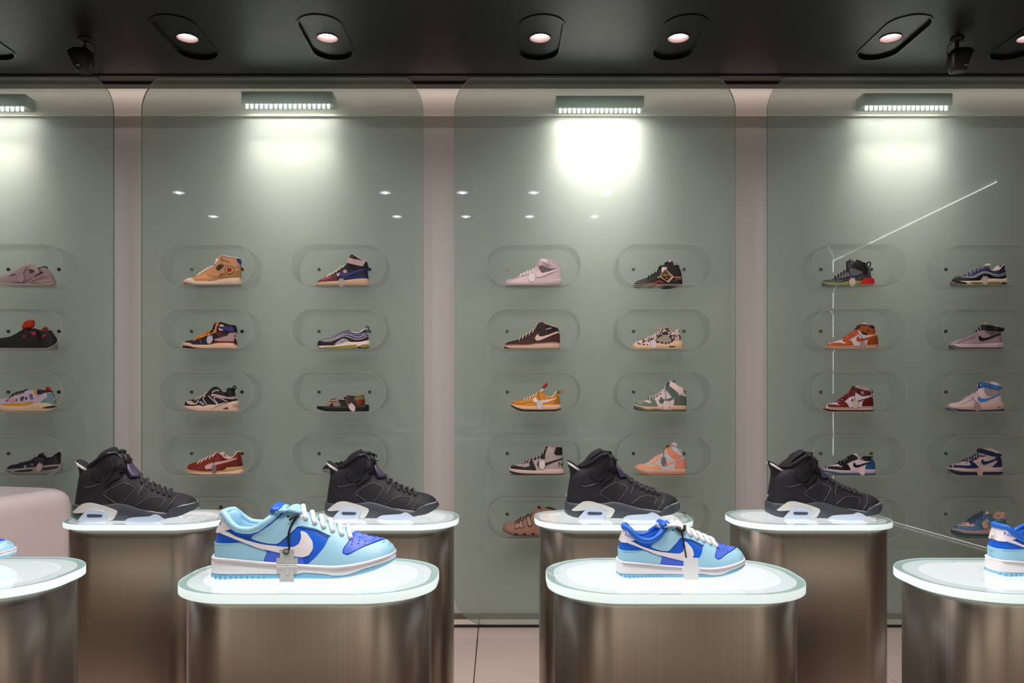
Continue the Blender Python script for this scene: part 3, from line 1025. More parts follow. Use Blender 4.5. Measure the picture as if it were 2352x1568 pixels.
   ('l', '1370,470', '700,870', 7, (180, 160, 158)), ('t', 1285, 940, (232, 214, 212), 0)]),
 dict(id='pink', f=(1435, 1000, SA), d=-1, sole=(2005, 320), col=3, row=3,
  label='peach orange and pale grey high-top sneaker',
  B='2000,1215 1000,1242 800,1235 550,1180 325,1090', M='2005,1035 1300,1080 850,1080 600,1050 340,985', O='2000,1180 1600,1180 1240,1200 980,1190 900,1210 700,1180 500,1100 320,1040',
  back='2005,1035 1985,800 1890,560 1845,460', top='1830,440 1720,400 1600,300 1500,290 1430,360 1330,420 1260,530 1180,580 1050,650 930,740 820,800 650,880 450,910 360,970', open=1620,
  up=(196, 188, 192), li=(214, 206, 210), mid=(196, 174, 152), out=(206, 124, 104),
  ops=[('p', 'toe_guard', '340,990 400,910 700,930 900,990 1060,920 1195,1080 850,1080 600,1050', (232, 158, 116)),
   ('p', 'lace_panel', '820,800 1100,650 1230,560 1240,680 1020,820 1060,930 900,900', (236, 160, 124)),
   ('p', 'heel_panel', '1660,850 1880,720 1995,800 2010,1035 1650,1050', (214, 136, 110)),
   ('p', 'ankle_panel', '1440,380 1570,305 1560,430 1850,680 1700,750 1620,750 1420,550', (216, 136, 100)),
   ('s', 'seam', '1560,440 1850,665 1890,590', 16, (200, 100, 78)), ('s', 'seam', '1060,930 1190,1070', 16, (200, 110, 84)),
   ('p', 'side_logo', '1350,870 1640,790 1850,700 1700,800 1500,900 1330,950', (240, 158, 126)),
   ('u', 'tongue', '1500,240 1600,180 1700,230 1725,320 1650,350 1560,290', .02, (224, 204, 208)), ('u', 'lace_bow', '1320,340 1400,270 1470,270 1400,350', .01, (86, 52, 48)),
   ('l', '1380,430', '860,790', 7, (238, 208, 196)), ('r', 1280, 800, (122, 112, 118), 0, '1390,400 1310,460 1285,640')]),
 dict(id='speckle', f=(1870, 575, SA), d=-1, sole=(1900, 260), col=4, row=0,
  label='grey and black speckled high-top sneaker with lime and bright red sole pieces',
  B='1870,1150 600,1152 400,1120 260,1060', M='1870,930 1600,1010 1400,1010 1200,1010 900,1080 600,1060 300,1040', O='1870,1140 600,1140 400,1105 260,1048',
  back='1850,920 1810,700 1750,560 1705,450', top='1690,440 1600,405 1450,362 1380,328 1250,330 1150,335 1100,345 1090,560 1040,650 950,720 850,790 700,880 550,960 400,975 290,1000 265,1040', open=1420,
  up='speckle', li=(18, 16, 18), mid=(146, 156, 62), out=(40, 38, 36),
  ops=[('p', 'side_panel', '640,920 900,790 1100,640 1210,760 1230,880 900,930', (104, 98, 112)), ('p', 'side_panel', '1260,580 1400,580 1670,690 1500,820 1250,860 1200,740', (100, 104, 116)),
   ('s', 'seam', '1170,660 1230,790 1250,880', 22, (26, 20, 24)), ('s', 'seam', '880,930 1250,870 1500,830 1650,720', 16, (24, 20, 24)),
   ('p', 'collar_panel', '1390,350 1690,440 1775,620 1730,830 1640,700 1280,565', (22, 20, 24)),
   ('s', 'seam', '1360,390 1290,560', 14, (90, 86, 90)),
   ('q', 'heel_bumper', '1520,1070 1620,945 1740,905 1860,945 1905,1030 1860,1145 1520,1140', (212, 48, 42), dict(extra=.004)),
   ('o', 'pull_loop', '1730,500 1750,415 1815,405 1850,470 1795,590', .003, (20, 20, 22)),
   ('l', '1180,610', '700,870', 6, (16, 14, 18)), ('t', 1275, 1040, (222, 206, 202), 0)]),
 dict(id='wavetwo', f=(2170, 575, SA), d=-1, sole=(1985, 240), col=5, row=0,
  label='slate blue wavy-striped runner with a white tag, top case at the right',
  B='1980,1155 700,1158 350,1120 245,1060', M='1990,920 1850,955 1600,935 1400,960 1150,1010 700,1020 380,1015', O='1990,1140 1300,1145 700,1140 350,1085 250,1040',
  back='1960,920 1955,760 1925,600', top='1900,500 1850,540 1790,640 1700,670 1600,640 1480,600 1380,560 1280,575 1120,610 900,700 750,790 560,860 400,865 300,930 245,1030', open=1470,
  up=(38, 44, 84), li=(222, 204, 200), mid=(232, 212, 204), out=(22, 18, 14), rim=(230, 212, 206),
  ops=[('p', 'lower_panel', '1955,870 1850,880 1700,860 1550,800 1380,760 1200,820 1000,905 700,905 400,860 290,930 245,1030 380,1020 700,1020 1150,1010 1300,950 1600,940 1850,950 1960,910', (20, 16, 18)),
   ('s', 'wave_stripe', '1940,760 1800,820 1650,790 1500,730 1350,710 1200,760 1000,860 850,890 700,880', 30, (168, 162, 182)),
   ('s', 'wave_stripe', '1950,810 1800,870 1650,840 1500,770 1340,755 1200,810 1000,900 820,905 600,880', 30, (142, 150, 152)),
   ('p', 'side_window', '1130,990 1250,890 1420,880 1560,930 1300,1000', (140, 138, 142)),
   ('q', 'air_window', '800,1060 1300,1070 1800,1050 1780,1130 1300,1140 850,1130', (136, 134, 44)), ('q', 'sole_notch', '1850,1075 1880,1075 1975,1145 1780,1145', (30, 20, 34)),
   ('q', 'toe_rubber', '250,1050 330,1000 650,1070 700,1100 650,1150 400,1130', (50, 40, 26)),
   ('u', 'tongue', '1290,520 1400,450 1500,540 1480,600 1350,570', .024, (214, 200, 204)), ('u', 'heel_tab', '1800,540 1890,480 1930,520 1915,620 1860,600', .014, (22, 20, 24)),
   ('l', '1220,590', '700,800', 5, (150, 140, 160)), ('t', 1335, 1000, (214, 198, 194), 0)]),
 dict(id='orange', f=(1880, 725, SB), d=-1, sole=(1985, 240), col=4, row=1,
  label='burnt orange and white high-top sneaker with a black ankle band',
  B='1985,1102 300,1102 245,1080', M='1985,945 1600,960 1200,975 600,995 280,992', O='1985,1085 1000,1080 500,1065 245,1045',
  back='1975,940 1945,650 1905,420 1872,310', top='1860,300 1700,255 1550,212 1460,228 1400,300 1270,430 1180,510 1000,640 820,750 700,790 500,865 350,900 300,970', open=1550,
  up=(214, 204, 214), li=(205, 190, 180), mid=(218, 184, 164), out=(160, 62, 30), rim=(196, 180, 172),
  ops=[('p', 'toe_guard', '290,990 350,895 780,880 900,920 1000,860 1120,780 1220,970 900,985', (182, 78, 32)), ('p', 'lace_panel', '820,760 1180,510 1390,400 1440,570 1320,640 1200,720 1100,770 1000,870 900,880', (186, 82, 38)),
   ('p', 'collar_panel', '1400,290 1480,230 1880,330 1925,590 1700,615 1500,510 1420,440', (158, 78, 26)),
   ('p', 'collar_band', '1540,225 1870,310 1895,430 1600,305', (42, 22, 26)), ('p', 'ankle_band', '1480,490 1700,575 1690,625 1530,595', (40, 20, 30)), ('c', 'ankle_logo', 1720, 465, 48, (86, 56, 26)),
   ('p', 'side_logo', '1380,640 1420,740 1600,730 1940,620 1950,660 1690,770 1450,840 1330,830 1305,760', (182, 76, 32)),
   ('p', 'heel_panel', '1700,770 1945,650 1980,950 1640,950', (152, 66, 24)), ('s2', 'sole_line', '280,1020 1200,1005 1985,985', 10, (160, 120, 100)),
   ('u', 'tongue', '1200,480 1330,290 1400,270 1400,330 1290,440', .02, (70, 48, 44)),
   ('l', '1230,520', '870,760', 6, (202, 90, 48)), ('t', 1515, 970, (170, 148, 150), 0, '1430,600 1500,650 1510,760 1500,850')]),
 dict(id='strap', f=(2165, 725, SB), d=-1, sole=(2000, 250), col=5, row=1,
  label='light grey high-top sneaker with a black ankle strap jutting out behind',
  B='2000,1105 600,1108 450,1080 300,1020', M='1990,905 1500,928 1200,950 700,950 260,945', O='2000,1085 700,1070 550,1040 320,1000 250,975',
  back='1970,900 1950,700 1940,560 1930,420', top='1925,400 1720,290 1620,220 1530,180 1450,200 1380,215 1340,300 1260,400 1200,460 1100,570 900,650 700,750 450,820 330,880 270,940', open=1600,
  up=(160, 140, 148), li=(200, 178, 186), mid=(212, 188, 192), out=(18, 14, 16),
  ops=[('p', 'ankle_panel', '1480,470 1900,560 1940,620 1700,680 1550,560', (104, 96, 98)),
   ('p', 'side_logo', '1340,640 1370,730 1500,740 1930,580 1945,630 1700,740 1450,830 1330,850 1260,790 1270,700', (26, 20, 30)),
   ('p', 'ankle_strap', '1260,460 1270,340 1380,205 1450,280 1760,320 1935,390 1945,540 1700,490 1450,460', (20, 18, 24), dict(extra=.003)),
   ('u', 'strap_end', '1850,350 2085,420 2060,500 1940,550 1860,520', .012, (20, 18, 24)), ('s', 'strap_seam', '1430,300 1400,420', 30, (120, 114, 130)),
   ('w', 'AIR', 1885, 1015, 44, (90, 36, 40), dict(sole=True)), ('s', 'seam', '520,930 700,840 1000,750 1150,720', 12, (120, 98, 106)),
   ('l', '1280,470', '760,740', 7, (168, 148, 156))]),
 dict(id='maroon', f=(1880, 870, SB), d=-1, sole=(1830, 165), col=4, row=2,
  label='dark red and white high-top sneaker with a tag hanging over the side',
  B='1830,1130 600,1142 350,1120 170,1070', M='1820,955 1400,980 1000,1005 600,1010 200,995', O='1830,1100 800,1108 500,1092 165,1050',
  back='1815,950 1785,640 1755,460', top='1745,400 1550,315 1370,282 1280,268 1200,295 1100,400 1060,500 900,620 650,790 450,860 300,890 215,980', open=1450,
  up=(214, 198, 208), li=(176, 152, 150), mid=(206, 184, 172), out=(64, 8, 12),
  ops=[('p', 'toe_guard', '210,990 260,905 640,920 740,950 690,850 950,810 1065,1000 700,1008', (112, 24, 28)), ('p', 'lace_panel', '620,810 900,620 1060,500 1200,330 1280,275 1370,290 1310,500 1280,620 1100,670 950,800 700,870', (98, 18, 24)),
   ('p', 'collar_pad', '1370,288 1740,360 1755,470 1370,335', (172, 148, 148)), ('p', 'collar_panel', '1320,335 1500,400 1755,470 1765,590 1530,640 1300,500', (86, 16, 20)), ('c', 'ankle_logo', 1535, 520, 60, (158, 132, 112)),
   ('p', 'side_logo', '1340,790 1790,620 1795,660 1540,760 1370,830', (96, 18, 24)), ('p', 'side_logo', '1200,700 1225,760 1170,820 1150,780', (92, 16, 22)),
   ('p', 'heel_panel', '1540,770 1790,660 1822,950 1480,955', (86, 8, 18)), ('s2', 'sole_line', '210,1020 900,1020 1820,985', 9, (150, 120, 110)),
   ('u', 'tongue', '1080,470 1140,310 1210,275 1200,350 1130,440', .02, (60, 52, 52)),
   ('l', '1130,470', '680,800', 7, (120, 20, 26)), ('t', 1270, 900, (205, 188, 178), 0, '1270,500 1280,620 1265,780')]),
 dict(id='skyhigh', f=(2160, 865, SB), d=-1, sole=(2095, 215), col=5, row=2,
  label='white high-top sneaker with a mid-blue ankle strap and side stripe',
  B='2095,1130 1500,1165 650,1165 450,1125 240,1050', M='2070,890 1500,960 1200,990 700,990 270,990', O='2090,1080 1400,1130 700,1100 500,1070 240,1020',
  back='2050,890 2005,600 1995,450', top='1990,300 1770,235 1680,165 1580,150 1430,180 1330,205 1300,380 1240,480 1100,580 900,690 750,790 550,860 350,890 280,960', open=1700,
  up=(216, 194, 196), li=(216, 205, 215), mid=(206, 174, 160), out=(38, 60, 108),
  ops=[('p', 'ankle_panel', '1520,390 1980,470 2000,560 1750,660 1600,640', (158, 142, 146)),
   ('p', 'side_logo', '1370,650 1400,730 1550,745 1750,690 2000,560 2005,600 1780,740 1500,850 1370,860 1300,790 1310,710', (70, 122, 198)),
   ('p', 'ankle_strap', '1300,215 1550,180 1700,220 1900,280 1990,330 1990,470 1700,390 1560,370 1300,380', (56, 104, 168), dict(extra=.003)),
   ('u', 'strap_end', '1900,285 2085,350 2020,430 1990,480 1920,440', .012, (44, 80, 132)), ('s', 'strap_seam', '1510,200 1460,380', 16, (190, 196, 216)),
   ('s', 'seam', '700,950 900,870 1150,760', 14, (176, 150, 150)), ('w', 'AIR', 1925, 1035, 60, (60, 62, 84), dict(sole=True)),
   ('l', '1290,440', '800,760', 8, (226, 206, 200)), ('t', 1250, 1010, (170, 144, 142), 0, '1130,570 1180,700 1230,870')]),
 dict(id='bluelow', f=(1880, 1020, SB), d=-1, sole=(1900, 180), col=4, row=3,
  label='black, white and blue low sneaker with a tag at its heel',
  B='1900,1000 1400,1022 700,1022 400,970 180,900', M='1900,830 1400,860 1000,890 600,870 210,825', O='1900,970 1200,990 800,985 400,920 180,880',
  back='1885,820 1865,640 1805,470', top='1790,445 1720,450 1600,520 1500,550 1410,500 1330,380 1250,298 1180,350 1000,440 900,540 700,610 600,670 450,715 280,740 225,800', open=1420,
  up=(216, 196, 206), li=(14, 12, 14), mid=(206, 180, 186), out=(42, 92, 146),
  ops=[('p', 'toe_guard', '220,825 280,738 420,770 700,765 830,800 780,700 1030,670 1115,885 600,868', (22, 17, 18)), ('p', 'lace_panel', '600,665 900,540 1000,440 1250,300 1410,495 1300,560 1200,580 1040,670 800,720', (18, 15, 18)),
   ('p', 'collar_pad', '1410,500 1500,555 1720,450 1800,455 1740,590 1550,575', (22, 16, 18)), ('p', 'heel_panel', '1600,830 1630,720 1760,620 1740,580 1810,480 1865,640 1895,830', (28, 80, 138)),
   ('p', 'side_logo', '1250,600 1300,720 1450,700 1750,600 1770,640 1550,730 1330,800 1230,790 1195,720', (20, 15, 18)), ('p', 'tongue_label', '1190,360 1255,310 1330,400 1230,410', (28, 62, 96)),
   ('l', '1100,400', '720,610', 5, (14, 12, 14)), ('t', 1480, 905, (232, 206, 202), .45)]),
 dict(id='navymid', f=(2165, 1015, SB), d=-1, sole=(1970, 215), col=5, row=3,
  label='navy and greyish pink mid-top sneaker with a navy ankle strap',
  B='1960,1062 1300,1100 500,1098 350,1045 220,955', M='1960,830 1300,880 1000,900 600,880 230,860', O='1970,990 1300,1022 700,1008 500,970 215,912',
  back='1955,825 1935,600 1910,470', top='1900,370 1800,300 1700,230 1600,180 1530,178 1440,215 1350,260 1260,330 1210,400 1100,440 900,530 700,620 550,700 300,760 245,840', open=1620,
  up=(188, 168, 166), li=(205, 186, 184), mid=(200, 174, 166), out=(18, 30, 68),
  ops=[('p', 'toe_guard', '235,860 300,762 440,790 920,800 985,770 960,660 1080,660 1280,880 900,892', (22, 38, 84)), ('p', 'lace_panel', '640,660 900,530 1150,430 1250,390 1450,480 1560,440 1500,500 1330,520 1220,600 1050,660 900,670', (24, 30, 72)),
   ('p', 'heel_panel', '1780,540 1920,480 1960,825 1660,835 1850,660 1830,600', (20, 30, 74)), ('p', 'collar_panel', '1440,225 1540,190 1520,270 1420,250', (26, 34, 78)),
   ('p', 'ankle_strap', '1260,340 1420,250 1600,300 1940,440 1930,490 1780,500 1560,440 1400,390 1280,390', (18, 32, 68), dict(extra=.003)), ('u', 'strap_end', '1160,325 1210,208 1420,250 1400,390 1280,360', .016, (16, 30, 60)),
   ('p', 'side_logo', '1410,580 1450,650 1520,670 1830,560 1850,600 1620,710 1430,790 1350,720 1370,640', (24, 38, 84)),
   ('l', '1240,430', '760,620', 6, (150, 134, 148)), ('t', 1270, 1000, (196, 160, 154), .4)]),
 dict(id='denim', f=(2175, 1160, SB), d=-1, sole=(1990, 195), col=5, row=4,
  label='denim blue and pink low sneaker with a tan tag, lowest case at the right',
  B='1990,1042 800,1052 400,1042 210,965', M='1960,770 1650,800 1300,860 900,890 600,870 230,815', O='1990,985 800,990 600,970 400,910 200,870',
  back='1955,765 1955,520 1935,350', top='1910,290 1850,290 1830,420 1780,480 1700,478 1600,400 1450,290 1340,215 1240,235 1130,295 950,400 700,560 500,650 330,710 250,790', open=1480,
  up=(78, 114, 146), li=(210, 168, 152), mid=(182, 152, 152), out=(48, 84, 104), rim=(214, 172, 156),
  ops=[('p', 'toe_box', '330,705 600,620 900,660 990,720 930,745 550,750', (224, 184, 176)), ('p', 'heel_tab', '1860,290 1935,300 1950,490 1870,480', (212, 166, 150)),
   ('p', 'side_patch', '1380,700 1600,690 1640,800 1380,840', (156, 130, 126)), ('s', 'side_logo', '1440,640 1600,600 1750,560 1900,505', 22, (104, 166, 180)),
   ('p', 'side_panel', '1380,470 1460,560 1480,620 1400,600', (190, 180, 186)), ('p', 'toe_guard', '225,815 300,715 560,760 930,765 1100,700 1180,850 900,885 600,870', (96, 124, 160)),
   ('u', 'tongue', '1200,300 1330,205 1440,290 1260,340', .024, (222, 176, 164)),
   ('l', '1180,330', '760,540', 6, (62, 60, 76)), ('t', 1300, 680, (200, 174, 148), .25, '1110,340 1180,440 1250,550')]),
 dict(id='red', f=(415, 1020, SB), d=-1, sole=(2115, 215), col=0, row=3,
  label='brick red suede low runner with a pale side stripe and a grey tag',
  B='2110,930 1900,990 1100,1002 600,985 330,925 220,830', M='2080,720 1850,745 1500,770 1440,860 1200,885 850,900 500,870 300,830 225,760', O='2115,800 1800,870 1500,905 1000,930 500,920 300,880 215,790',
  back='2075,720 2055,520 1995,260', top='1960,220 1870,250 1810,340 1740,430 1620,465 1500,430 1400,370 1300,290 1240,270 1100,360 900,430 700,540 500,590 350,630 260,690 225,760', open=1350,
  up=(118, 34, 22), li=(225, 190, 170), mid=(186, 160, 100), out=(226, 192, 172), rim=(232, 196, 176),
  ops=[('p', 'side_logo', '790,740 900,650 1100,600 1500,530 1800,450 1885,448 1850,490 1500,600 1150,690 1080,790 870,830', (198, 164, 164)), ('p', 'heel_patch', '1980,420 2025,400 2055,490 2010,485', (200, 170, 176)),
   ('p', 'heel_panel', '1250,860 1500,680 1800,580 1990,300 2075,715 1850,745 1500,775 1440,860', (96, 26, 18)), ('s', 'gold_print', '1070,520 1230,465', 14, (176, 112, 104)),
   ('u', 'tongue', '1300,285 1470,220 1500,330 1465,385 1380,350', .022, (216, 192, 190)), ('l', '1200,290', '700,545', 5, (238, 200, 180)),
   ('r', 1120, 830, (122, 112, 116), 0, '1090,380 1070,500 1100,690')]),
 dict(id='foam', f=(0, 590, SB), d=-1, sole=(1840, -110), col=-1, row=0,
  label='mauve-grey moulded foam sneaker with dark cut-outs, cut off by the left edge',
  B='1800,900 1600,945 1000,950 100,945 -100,890', M='1840,780 1300,830 1000,900 300,900 -110,850',
  back='1840,780 1740,560 1565,370', top='1500,320 1430,300 1350,360 1290,385 1200,330 1060,225 940,270 800,310 680,380 500,480 300,570 0,660 -80,720 -110,800', open=1320,
  up=(142, 122, 124), li=(70, 62, 62), mid=(160, 140, 128), out=None,
  ops=[('p', 'cut_out', '860,410 1010,400 1110,450 1060,520 950,545 960,470', (52, 46, 42)), ('p', 'cut_out', '1120,640 1320,490 1440,485 1380,530 1150,655', (40, 28, 28)), ('p', 'cut_out', '250,655 370,580 500,560 420,610', (40, 26, 28)),
   ('s', 'groove', '1030,850 1300,720 1600,650', 12, (108, 90, 90)), ('s', 'groove', '400,880 800,840 1050,700', 12, (108, 90, 92)), ('s2', 'groove', '1100,900 1500,840 1800,800', 10, (120, 100, 90)),
   ('t', 700, 690, (172, 146, 150), 0, '830,300 760,450 700,590')]),
 dict(id='blackfoam', f=(0, 720, SB), d=-1, sole=(1925, -110), col=-1, row=1,
  label='black moulded sneaker with a red-orange tongue, cut off by the left edge',
  B='1925,970 1750,1095 1500,1140 0,1140 -110,1060', M='1920,930 1750,1060 1500,1110 100,1110 -100,1020',
  back='1910,930 1885,780 1700,520', top='1650,500 1560,520 1400,540 1300,520 1100,450 920,440 750,500 550,630 350,720 0,790 -90,880', open=1250,
  up=(22, 19, 21), li=(90, 24, 16), mid=(120, 112, 108), out=None,
  ops=[('p', 'cut_out', '940,560 1100,560 1160,620 1090,700 1030,640', (152, 36, 30)), ('p', 'cut_out', '700,680 850,680 760,775', (140, 34, 32)), ('p', 'cut_out', '1380,740 1440,650 1530,640 1470,750', (132, 40, 26)),
   ('u', 'tongue', '770,475 830,280 900,210 1080,150 1130,170 1140,320 1100,430 900,460', .02, (172, 46, 26)), ('u', 'heel_tab', '1430,500 1520,390 1600,410 1620,500', .016, (160, 44, 28)),
   ('s', 'tongue_logo', '960,300 1010,370 1060,310', 16, (60, 14, 14)), ('s', 'groove', '450,900 700,880 1000,900', 14, (40, 36, 40))]),
 dict(id='trail', f=(0, 870, SB), d=-1, sole=(1845, -110), col=-1, row=2,
  label='multicoloured runner with yellow, teal and orange panels, cut off by the left edge',
  B='1800,1045 1500,1105 200,1112 0,1050 -110,980', M='1845,850 1500,828 1250,830 900,930 600,940 130,930 -100,880',
  back='1845,850 1800,600 1745,440', top='1720,430 1560,460 1440,480 1300,420 1200,385 960,390 800,450 600,490 480,550 300,650 0,680 -80,760', open=1280,
  up=(176, 160, 178), li=(30, 34, 48), mid=(200, 174, 142), out=None,
  ops=[('p', 'side_band', '110,860 300,850 550,820 750,850 1100,760 1110,830 700,935 130,935', (190, 130, 26)), ('p', 'eyestay', '980,410 1090,400 1220,570 1160,580', (186, 140, 40)), ('p', 'collar_pad', '1140,400 1240,385 1440,480 1380,540 1280,550 1180,480', (28, 32, 46)),
   ('p', 'heel_panel', '1360,830 1360,790 1560,620 1500,500 1740,440 1780,560 1700,680 1750,835', (92, 126, 134)), ('p', 'heel_disc', '1640,640 1690,540 1790,540 1840,700 1840,845 1740,810 1650,740', (216, 184, 166)), ('p', 'heel_sun', '1680,620 1750,570 1815,600 1830,800 1720,770', (206, 118, 52)),
   ('p', 'side_window', '930,540 1010,520 1100,690 1030,720 960,650', (80, 90, 114)), ('p', 'side_window', '640,650 770,600 745,765 680,770', (72, 34, 82)), ('p', 'side_window', '330,690 460,660 460,790 320,795', (200, 136, 138)),
   ('p', 'slit', '810,680 850,610 880,700 840,735', (40, 18, 36)), ('p', 'slit', '505,775 540,680 555,760', (40, 18, 36)), ('p', 'slit', '180,790 265,700 230,770', (40, 18, 36)),
   ('q', 'sole_insert', '1410,1000 1600,940 1820,915 1845,990 1600,1015', (34, 42, 66)),
   ('u', 'heel_loop', '1540,470 1560,300 1620,270 1700,330 1745,440 1650,430', .008, (150, 30, 28)), ('l', '900,440', '500,570', 5, (24, 22, 24))]),
 dict(id='knit', f=(0, 1010, SB), d=-1, sole=(2075, 240), col=-1, row=3,
  label='black knitted runner with a grey translucent sole, above the white counter',
  B='2070,960 1900,1030 1700,1060 600,1060 400,1010 250,930', M='2075,700 1500,750 1200,800 800,840 300,870',
  back='2065,700 2015,520', top='1980,450 1880,365 1800,430 1720,490 1620,520 1500,480 1400,430 1300,430 1200,510 1050,600 900,650 700,690 450,720 330,760 260,850', open=1550,
  up=(26, 22, 32), li=(18, 16, 20), mid=(128, 124, 116), out=None,
  ops=[('q', 'sole_insert', '520,930 760,900 1140,860 1060,950 800,970 560,965', (40, 36, 44)), ('q', 'sole_insert', '1380,830 1950,760 1950,850 1500,915 1380,900', (48, 46, 50)),
   ('p', 'side_stripe', '780,760 850,740 890,810 820,820', (112, 104, 104)), ('p', 'side_stripe', '980,700 1050,690 1110,750 1050,770', (104, 98, 102)),
   ('u', 'tongue', '1280,440 1350,350 1490,318 1440,430 1380,470', .014, (20, 18, 22)), ('u', 'lace_bow', '1430,450 1480,410 1560,405 1530,490', .012, (26, 26, 28)), ('o', 'pull_loop', '2000,470 2050,400 2095,430 2060,490', .0026, (48, 62, 54)),
   ('l', '1200,500', '730,690', 4, (14, 12, 14)), ('t', 1310, 810, (172, 150, 146), -.4)]),
 dict(id='air', f=(1145, 1150, 15.68), d=-1, sole=(2240, 150), col=2, row=4,
  label='tan sneaker lettered along its side, lowest case, half behind a pedestal',
  B='2240,1298 600,1300 400,1240 170,1120', M='2240,1190 1300,1210 800,1195 500,1150 170,1050', O='2240,1285 600,1285 400,1225 170,1108',
  back='2200,1180 2150,500', top='2100,420 1800,330 1560,300 1430,215 1380,300 1300,370 1200,520 1050,560 950,640 750,700 550,800 300,830 200,900 160,1000', open=1700,
  up=(146, 110, 92), li=(60, 48, 40), mid=(132, 98, 80), out=(90, 64, 52),
  ops=[('p', 'side_letter', '580,1085 598,820 830,740 925,1025 805,1055 755,1005 705,1075', (48, 30, 28)), ('p', 'side_letter', '605,1055 620,840 815,770 895,1010 815,1030 755,975 690,1050', (166, 128, 112)), ('p', 'side_letter', '720,830 760,830 765,910 725,905', (56, 36, 30)),
   ('p', 'side_letter', '980,650 1130,598 1255,960 1070,1010', (46, 30, 28)), ('p', 'side_letter', '1010,670 1110,630 1220,940 1085,975', (166, 126, 106)), ('p', 'side_letter', '1320,620 1560,560 1680,900 1560,930 1500,850 1460,960 1420,960', (46, 30, 28)),
   ('q', 'sole_hole', '570,1215 690,1215 670,1265 590,1265', (30, 24, 16)), ('q', 'sole_hole', '870,1215 990,1215 970,1270 890,1270', (34, 32, 30)), ('q', 'sole_hole', '1170,1215 1310,1215 1290,1265 1190,1265', (34, 30, 32)),
   ('u', 'tongue', '1380,310 1430,205 1540,300 1500,360', .02, (60, 44, 34)), ('l', '1200,520', '800,690', 4, (60, 46, 40))]),
]

CAMO = pattern((48, 38, 52), (226, 196, 184), 75, .5, (1, 1, .6), 1.2)
SPECK = pattern((26, 22, 34), (170, 172, 184), 260, .6, (1, 1, 1), 1.0)

def cm(c):
    return CAMO if c == 'camo' else SPECK if c == 'speckle' else cloth(c)

WALL_Y = 3.925
def parse(sp):
    for k in ('B', 'M', 'O', 'back', 'top'):
        if k in sp and isinstance(sp[k], str):
            sp[k] = Q(sp[k])
    return sp

def build_wall_shoe(sp, dx=0.0, dz=0.0, label=None, ident=None):
    parse(sp)
    s = Shoe(sp, WALL_Y)
    c = (s.Xh + s.Xt) / 2
    s.start(label or sp['label'], 'shoe', None, (c + dx, WALL_Y, SHELF_Z[sp['row']] if ident is None else SHELF_Z[ident]))
    s.upper(cm(sp['up']), cloth(sp['li']))
    s.sole(cloth(sp['mid'], .5), cloth(sp['out'] or sp['mid'], .5))
    s.collar(cloth(sp.get('rim', sp['li'])), .0026)
    for op in sp['ops']:
        k = op[0]
        kw = op[-1] if isinstance(op[-1], dict) else {}
        if k == 'p':
            s.patch(op[1], Q(op[2]), cloth(op[3]), **kw)
        elif k == 'q':
            s.patch(op[1], Q(op[2]), cloth(op[3], .4), sole=True, **kw)
        elif k == 's':
            s.strip(op[1], Q(op[2]), op[3], cloth(op[4]))
        elif k == 's2':
            s.strip(op[1], Q(op[2]), op[3], cloth(op[4]), sole=True)
        elif k == 'c':
            s.patch(op[1], [(op[2] + op[4] * math.cos(a * math.pi / 6), op[3] + op[4] * math.sin(a * math.pi / 6)) for a in range(12)], cloth(op[5]))
        elif k == 'u':
            s.puff(op[1], Q(op[2]), op[3], cloth(op[4]), r=.008)
        elif k == 'o':
            s.loop(op[1], Q(op[2]), op[3], cloth(op[4]))
        elif k == 'l':
            s.laces(Q(op[1])[0], Q(op[2])[0], op[3], cloth(op[4]), r=.0026, spread=.26)
        elif k in 'tr' and len(k) == 1:
            s.tag((op[1], op[2]), cloth(op[3], .5), 190 if k == 't' else 170, 285, -s.d * -op[4], Q(op[5]) if len(op) > 5 and isinstance(op[5], str) else None, shape='plus' if k == 't' else 'round')
        elif k == 'w' and op[4]:
            s.word('heel_letter' if len(op[1]) == 1 else 'sole_lettering', op[1], (op[2], op[3]), op[4], cloth(op[5]), sole=kw.get('sole', False))
        elif k == 'gore':
            flat_card(s, 'swing_tag', Q('1350,590 1645,858 1462,1052 1150,850'), cloth((212, 172, 140), .5), .006)
            flat_card(s, 'swing_tag_face', Q('1350,640 1570,835 1412,1000 1185,822'), cloth((24, 17, 16), .4), .0068)
            flat_card(s, 'swing_tag_face', Q('1340,672 1425,740 1275,740'), cloth((120, 48, 32), .4), .0074)
            flat_card(s, 'swing_tag_face', Q('1270,757 1480,757 1480,767 1270,767'), cloth((200, 190, 150), .4), .0074)
            flat_card(s, 'swing_tag_face', Q('1345,880 1450,890 1405,935'), cloth((205, 120, 120), .4), .0074)
            flat_card(s, 'paper_tag', Q('1245,540 1400,540 1420,600 1350,590 1240,720 1230,620'), cloth((235, 232, 238), .5), .0045)
            card_text(s, 'GORE-TEX', (1375, 818), 62, cloth((232, 200, 60), .5), .0076, .82)
    return s

